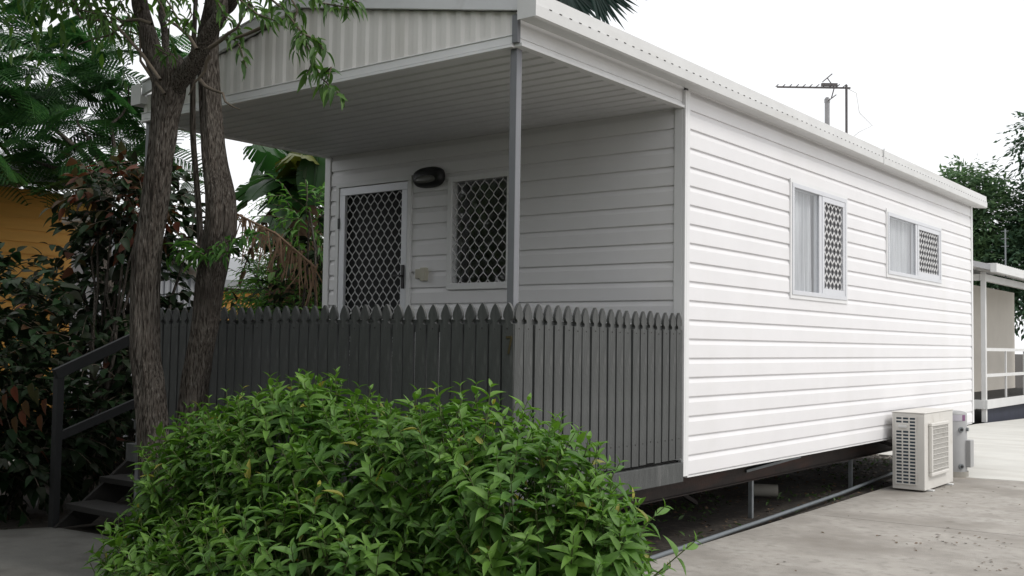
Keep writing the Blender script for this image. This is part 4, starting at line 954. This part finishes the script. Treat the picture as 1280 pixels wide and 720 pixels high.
# ================================================================== PALM above the roof
pa = thing('fan_palm', (-2.9, 11.5, -.7), 'tall palm with blue green fan leaves showing above the cabin roof', 'palm')
Yp = 11.5; tipz = P_(745, -40, Yp)
cx, cz = tipz.x, tipz.z
b = MB(); trunk_mesh(b, [(cx-.9, Yp, -.8), (cx-.8, Yp, 3), (cx-.7, Yp, cz)], [.18, .14, .12], seg=14, amp=.04, seed=33); b.build('trunk', 'bark', pa)
T_p = template(6, 'lance', .12, .35)
for (x, y, L2, a0, a1) in ((735, -32, 1.15, -75, 25), (705, -22, 1.0, -120, -30), (770, -55, .9, -70, 50), (640, -70, .9, -150, 40)):
    c = P_(x, y, Yp-.3); LP = []; LD = []; LU = []
    for k in range(26):
        a = radians(a0+(a1-a0)*k/25); LP.append(c); LD.append(rv*cos(a)+Vector((0, 0, sin(a)))+dv*rnd.uniform(-.12, .12)); LU.append(dv+Vector((0, 0, .3)))
    n = len(LP); leaves('fan_leaf', LP, LD, LU, L2*(.85+.25*rng.random(n)), .10, 'palm', pa, T_p)
    b = MB(); b.tube([(cx-.7, Yp, cz), c], [.03, .012], 6); b.build('leaf_stalk', 'palm', pa)

# ================================================================== NEIGHBOUR CABIN (right)
NX, NY, NB = -1.68, 16.3, 24.0
nb = thing('neighbour_cabin', (NX-1.7, NY+3, GZ), 'far cream and white cabin with railed verandah behind the white cabin corner', 'cabin')
def nbx(name, bx, m, parent=None, bevel=.004):
    b = MB(); [b.box(*q) for q in bx]; return b.build(name, m, parent or nb, bevel=bevel)
nbx('wall', [((NX-3.4, NY+1.2, -.2), (NX-1.3, NB, 2.15))], 'tan', bevel=0)
nbx('verandah_back_wall', [((NX-3.4, NY+1.19, -.2), (NX-.9, NY+1.199, 2.15)), ((NX-1.29, NY+1.2, -.2), (NX-1.2, NB, 2.15))], 'tan', bevel=0)
nbx('deck', [((NX-3.4, NY, -.26), (NX, NB, -.20))], 'wood')
nbx('deck_fascia', [((NX-.02, NY-.02, -.36), (NX+.03, NB, -.195)), ((NX-3.4, NY-.05, -.36), (NX-.021, NY, -.195))], 'nwhite')
for y in (NY, NY+3.6, NY+7.2): nbx('post', [((NX-.08, y, -.6), (NX, y+.09, 2.15))], 'nwhite')
b = MB()
for z in (.70, .22): b.box((NX-.05, NY+.09, z), (NX-.01, NB, z+.06))
for k in range(6): b.box((NX-.045, NY+1.6+k*1.55, -.19), (NX-.015, NY+1.65+k*1.55, .70))
b.build('rail', 'nwhite', nb)
nbx('underside_panel', [((NX-.1, NY+.1, -.75), (NX-.06, NB, -.3))], 'navy')
b = MB(); b.bar((NX-.35, NY-.55, .17), (NX-.3, NY+.02, .60), .05, .06); b.box((NX-.39, NY-.6, -.6), (NX-.32, NY-.53, .18)); b.box((NX-.9, NY-.02, -.6), (NX-.85, NY+.03, .55)); b.build('stair_rail', 'nwhite', nb)
b = MB(); b.box((NX-1.4, NY-.3, -.42), (NX-.3, NY-.06, -.38)); b.build('step', 'nwhite', nb)
# roof
b = MB(); rx = NX-1.7; re = NX+.28; ry0 = NY-.75
b.prism([(re, 2.24), (rx, 2.75), (rx-1.98, 2.24), (rx-1.98, 2.14), (rx, 2.64), (re, 2.14)], lambda a, z, d: (a, d, z), ry0, NB+.3)
nr_ = b.build('roof', 'nroof', nb)
b = MB(); b.box((re-.0, ry0-.02, 2.10), (re+.10, NB+.3, 2.25)); b.build('gutter', 'nwhite', nr_)
b = MB()
for k in range(50): b.box((re-.6, ry0+.1+k*.17, 2.24+.6*.2577+.002-.155), (re+.08, ry0+.15+k*.17, 2.265))
b.build('roof_edge_ribs', 'nwhite', nr_)
nbx('beam', [((NX-.09, NY-.02, 2.0), (NX+.01, NB, 2.12)), ((NX-3.4, NY-.02, 2.0), (NX-.095, NY+.05, 2.12))], 'nwhite')
pmst = P_(1257, 330, 18); fm = thing('aerial_mast', (pmst.x, 18, 2.2), 'thin aerial mast on the far cabin roof against dark trees', 'mast')
zt = P_(1257, 286, 18).z; b = MB(); b.tube([(pmst.x, 18, 2.1), (pmst.x, 18, zt)], .014, 8); b.build('pole', 'steel', fm)
for k in range(3): b = MB(); b.box((pmst.x-.08, 17.995, zt-.05-.15*k), (pmst.x+.06, 18.005, zt-.04-.15*k)); b.build('crossarm', 'steel', fm)

# ================================================================== FAR TREES (right)
def far_tree(x, Y, h, lumps, m, label, n, L, seed):
    t = thing('tree', (x, Y, -.7), label, 'tree', 'trees beyond the far cabin')
    b = MB(); trunk_mesh(b, [(x, Y, -.8), (x+.1, Y, h*.35), (x-.05, Y, h*.8)], [.32, .24, .1], seg=12, amp=.05, step=.3, seed=seed)
    for k, (c, r) in enumerate(lumps): limb(b, (x+.05, Y, h*.35), c, .12, seed=seed+k)
    b.build('trunk', 'bark', t)
    twiggy(t, lumps, n, 10, L, L*.42, m, T_1, tl=.75, shell=.35, hang=.3)
far_tree(-5.4, 30, 6, [((-5.9, 30, 5.2), (.8, 1, .75)), ((-5.0, 30, 4.6), (1.3, 1.2, 1.0)), ((-6.6, 30.5, 3.9), (1.2, 1.2, 1.1)), ((-4.6, 29.6, 3.4), (1.2, 1, .9)), ((-7.4, 31, 3.0), (1.2, 1, 1.3)), ((-5.3, 30, 5.9), (.5, .8, .3))], 'farleaf',
         'mid green rounded tree behind the end of the cabin gutter', 2300, .20, 40)
far_tree(-2.4, 30, 8, [((-2.9, 30, 7.1), (.9, 1, .8)), ((-2.0, 30, 6.4), (1.1, 1.2, 1.0)), ((-2.9, 30.2, 5.2), (.8, 1, .6)), ((-2.4, 30, 4.2), (1.7, 1.2, 1.3)), ((-3.6, 29.5, 3.0), (1.4, 1, 1.1)), ((-1.5, 30, 8.0), (1.3, 1.2, .9))], 'fardark',
         'tall darker tree at the right edge rising above the far cabin', 2800, .20, 60)

# ================================================================== ORANGE CABINS (left)
def orange_building(X, y0, y1, zb, zt, label, roofz, over=.35, gable=False):
    o = thing('orange_cabin', (X-2, (y0+y1)/2, LZ), label, 'cabin')
    b = MB(); z = zb; k = 0
    while z < zt-1e-3:
        z2 = min(zt, z+.165); b.prism([(0, z), (.028, z), (.008, z2), (0, z2)], lambda a, zz, d: (X+a, d, zz), y0, y1); z += .165
    b.box((X-4, y0+.01, LZ-.1), (X-.001, y1-.01, zt)); z = zb
    while z < zt-1e-3:
        z2 = min(zt, z+.165); b.prism([(0, z), (.028, z), (.008, z2), (0, z2)], lambda a, zz, d: (d, y0-a+.01, zz), X-4, X-.001); z += .165
    b.build('wall', 'orange', o)
    b = MB(); b.prism([(X+over, roofz), (X-2, roofz+.62), (X-4-over, roofz), (X-4-over, roofz-.09), (X-2, roofz+.53), (X+over, roofz-.09)], lambda a, zz, d: (a, d, zz), y0-over, y1+over)
    r_ = b.build('roof', 'greyroof', o); b = MB(); b.box((X+over, y0-over, roofz-.13), (X+over+.1, y1+over, roofz+.01)); b.build('gutter', 'greyroof', r_)
    b = MB(); b.prism([(X, zt), (X-2, zt+.62), (X-4, zt)], lambda a, zz, d: (a, d, zz), y0+.012, y0+.06); b.build('gable', 'orange', o)
    return o
orange_building(-11, .5, 4.1, -.78, 2.76, 'orange weatherboard cabin with grey roof at the left edge', 2.93)
o2 = orange_building(-12, 6.6, 15, -.78, 1.55, 'low orange weatherboard cabin seen in the gaps between the trunks', 1.72)
gs = thing('grey_shed', (-9.9, 3.7, LZ), 'pale grey ribbed shed glimpsed through the dark shrub by the orange cabin', 'shed')
b = MB(); y = 3.05
b.prism([(3.0, -.8), (4.5, -.8), (4.5, 1.52), (3.0, 2.08)], lambda a, z, d: (d, a, z), -9.7, -9.03)
while y < 4.45: b.box((-9.03, y, -.8), (-9.0, y+.05, 2.06-(y-3.0)*.376)); y += .1
b.build('wall', 'greywall', gs)
b = MB(); b.prism([(2.9, 2.21), (4.8, 1.49), (4.8, 1.56), (2.9, 2.28)], lambda a, z, d: (d, a, z), -9.8, -8.85); b.build('roof', 'nwhite', gs)
b = MB(); b.tube([(-8.96, 4.6, 1.5), (-8.96, 4.55, 1.2), (-8.96, 4.55, -.75)], .035, 8); b.build('downpipe', 'nwhite', gs)
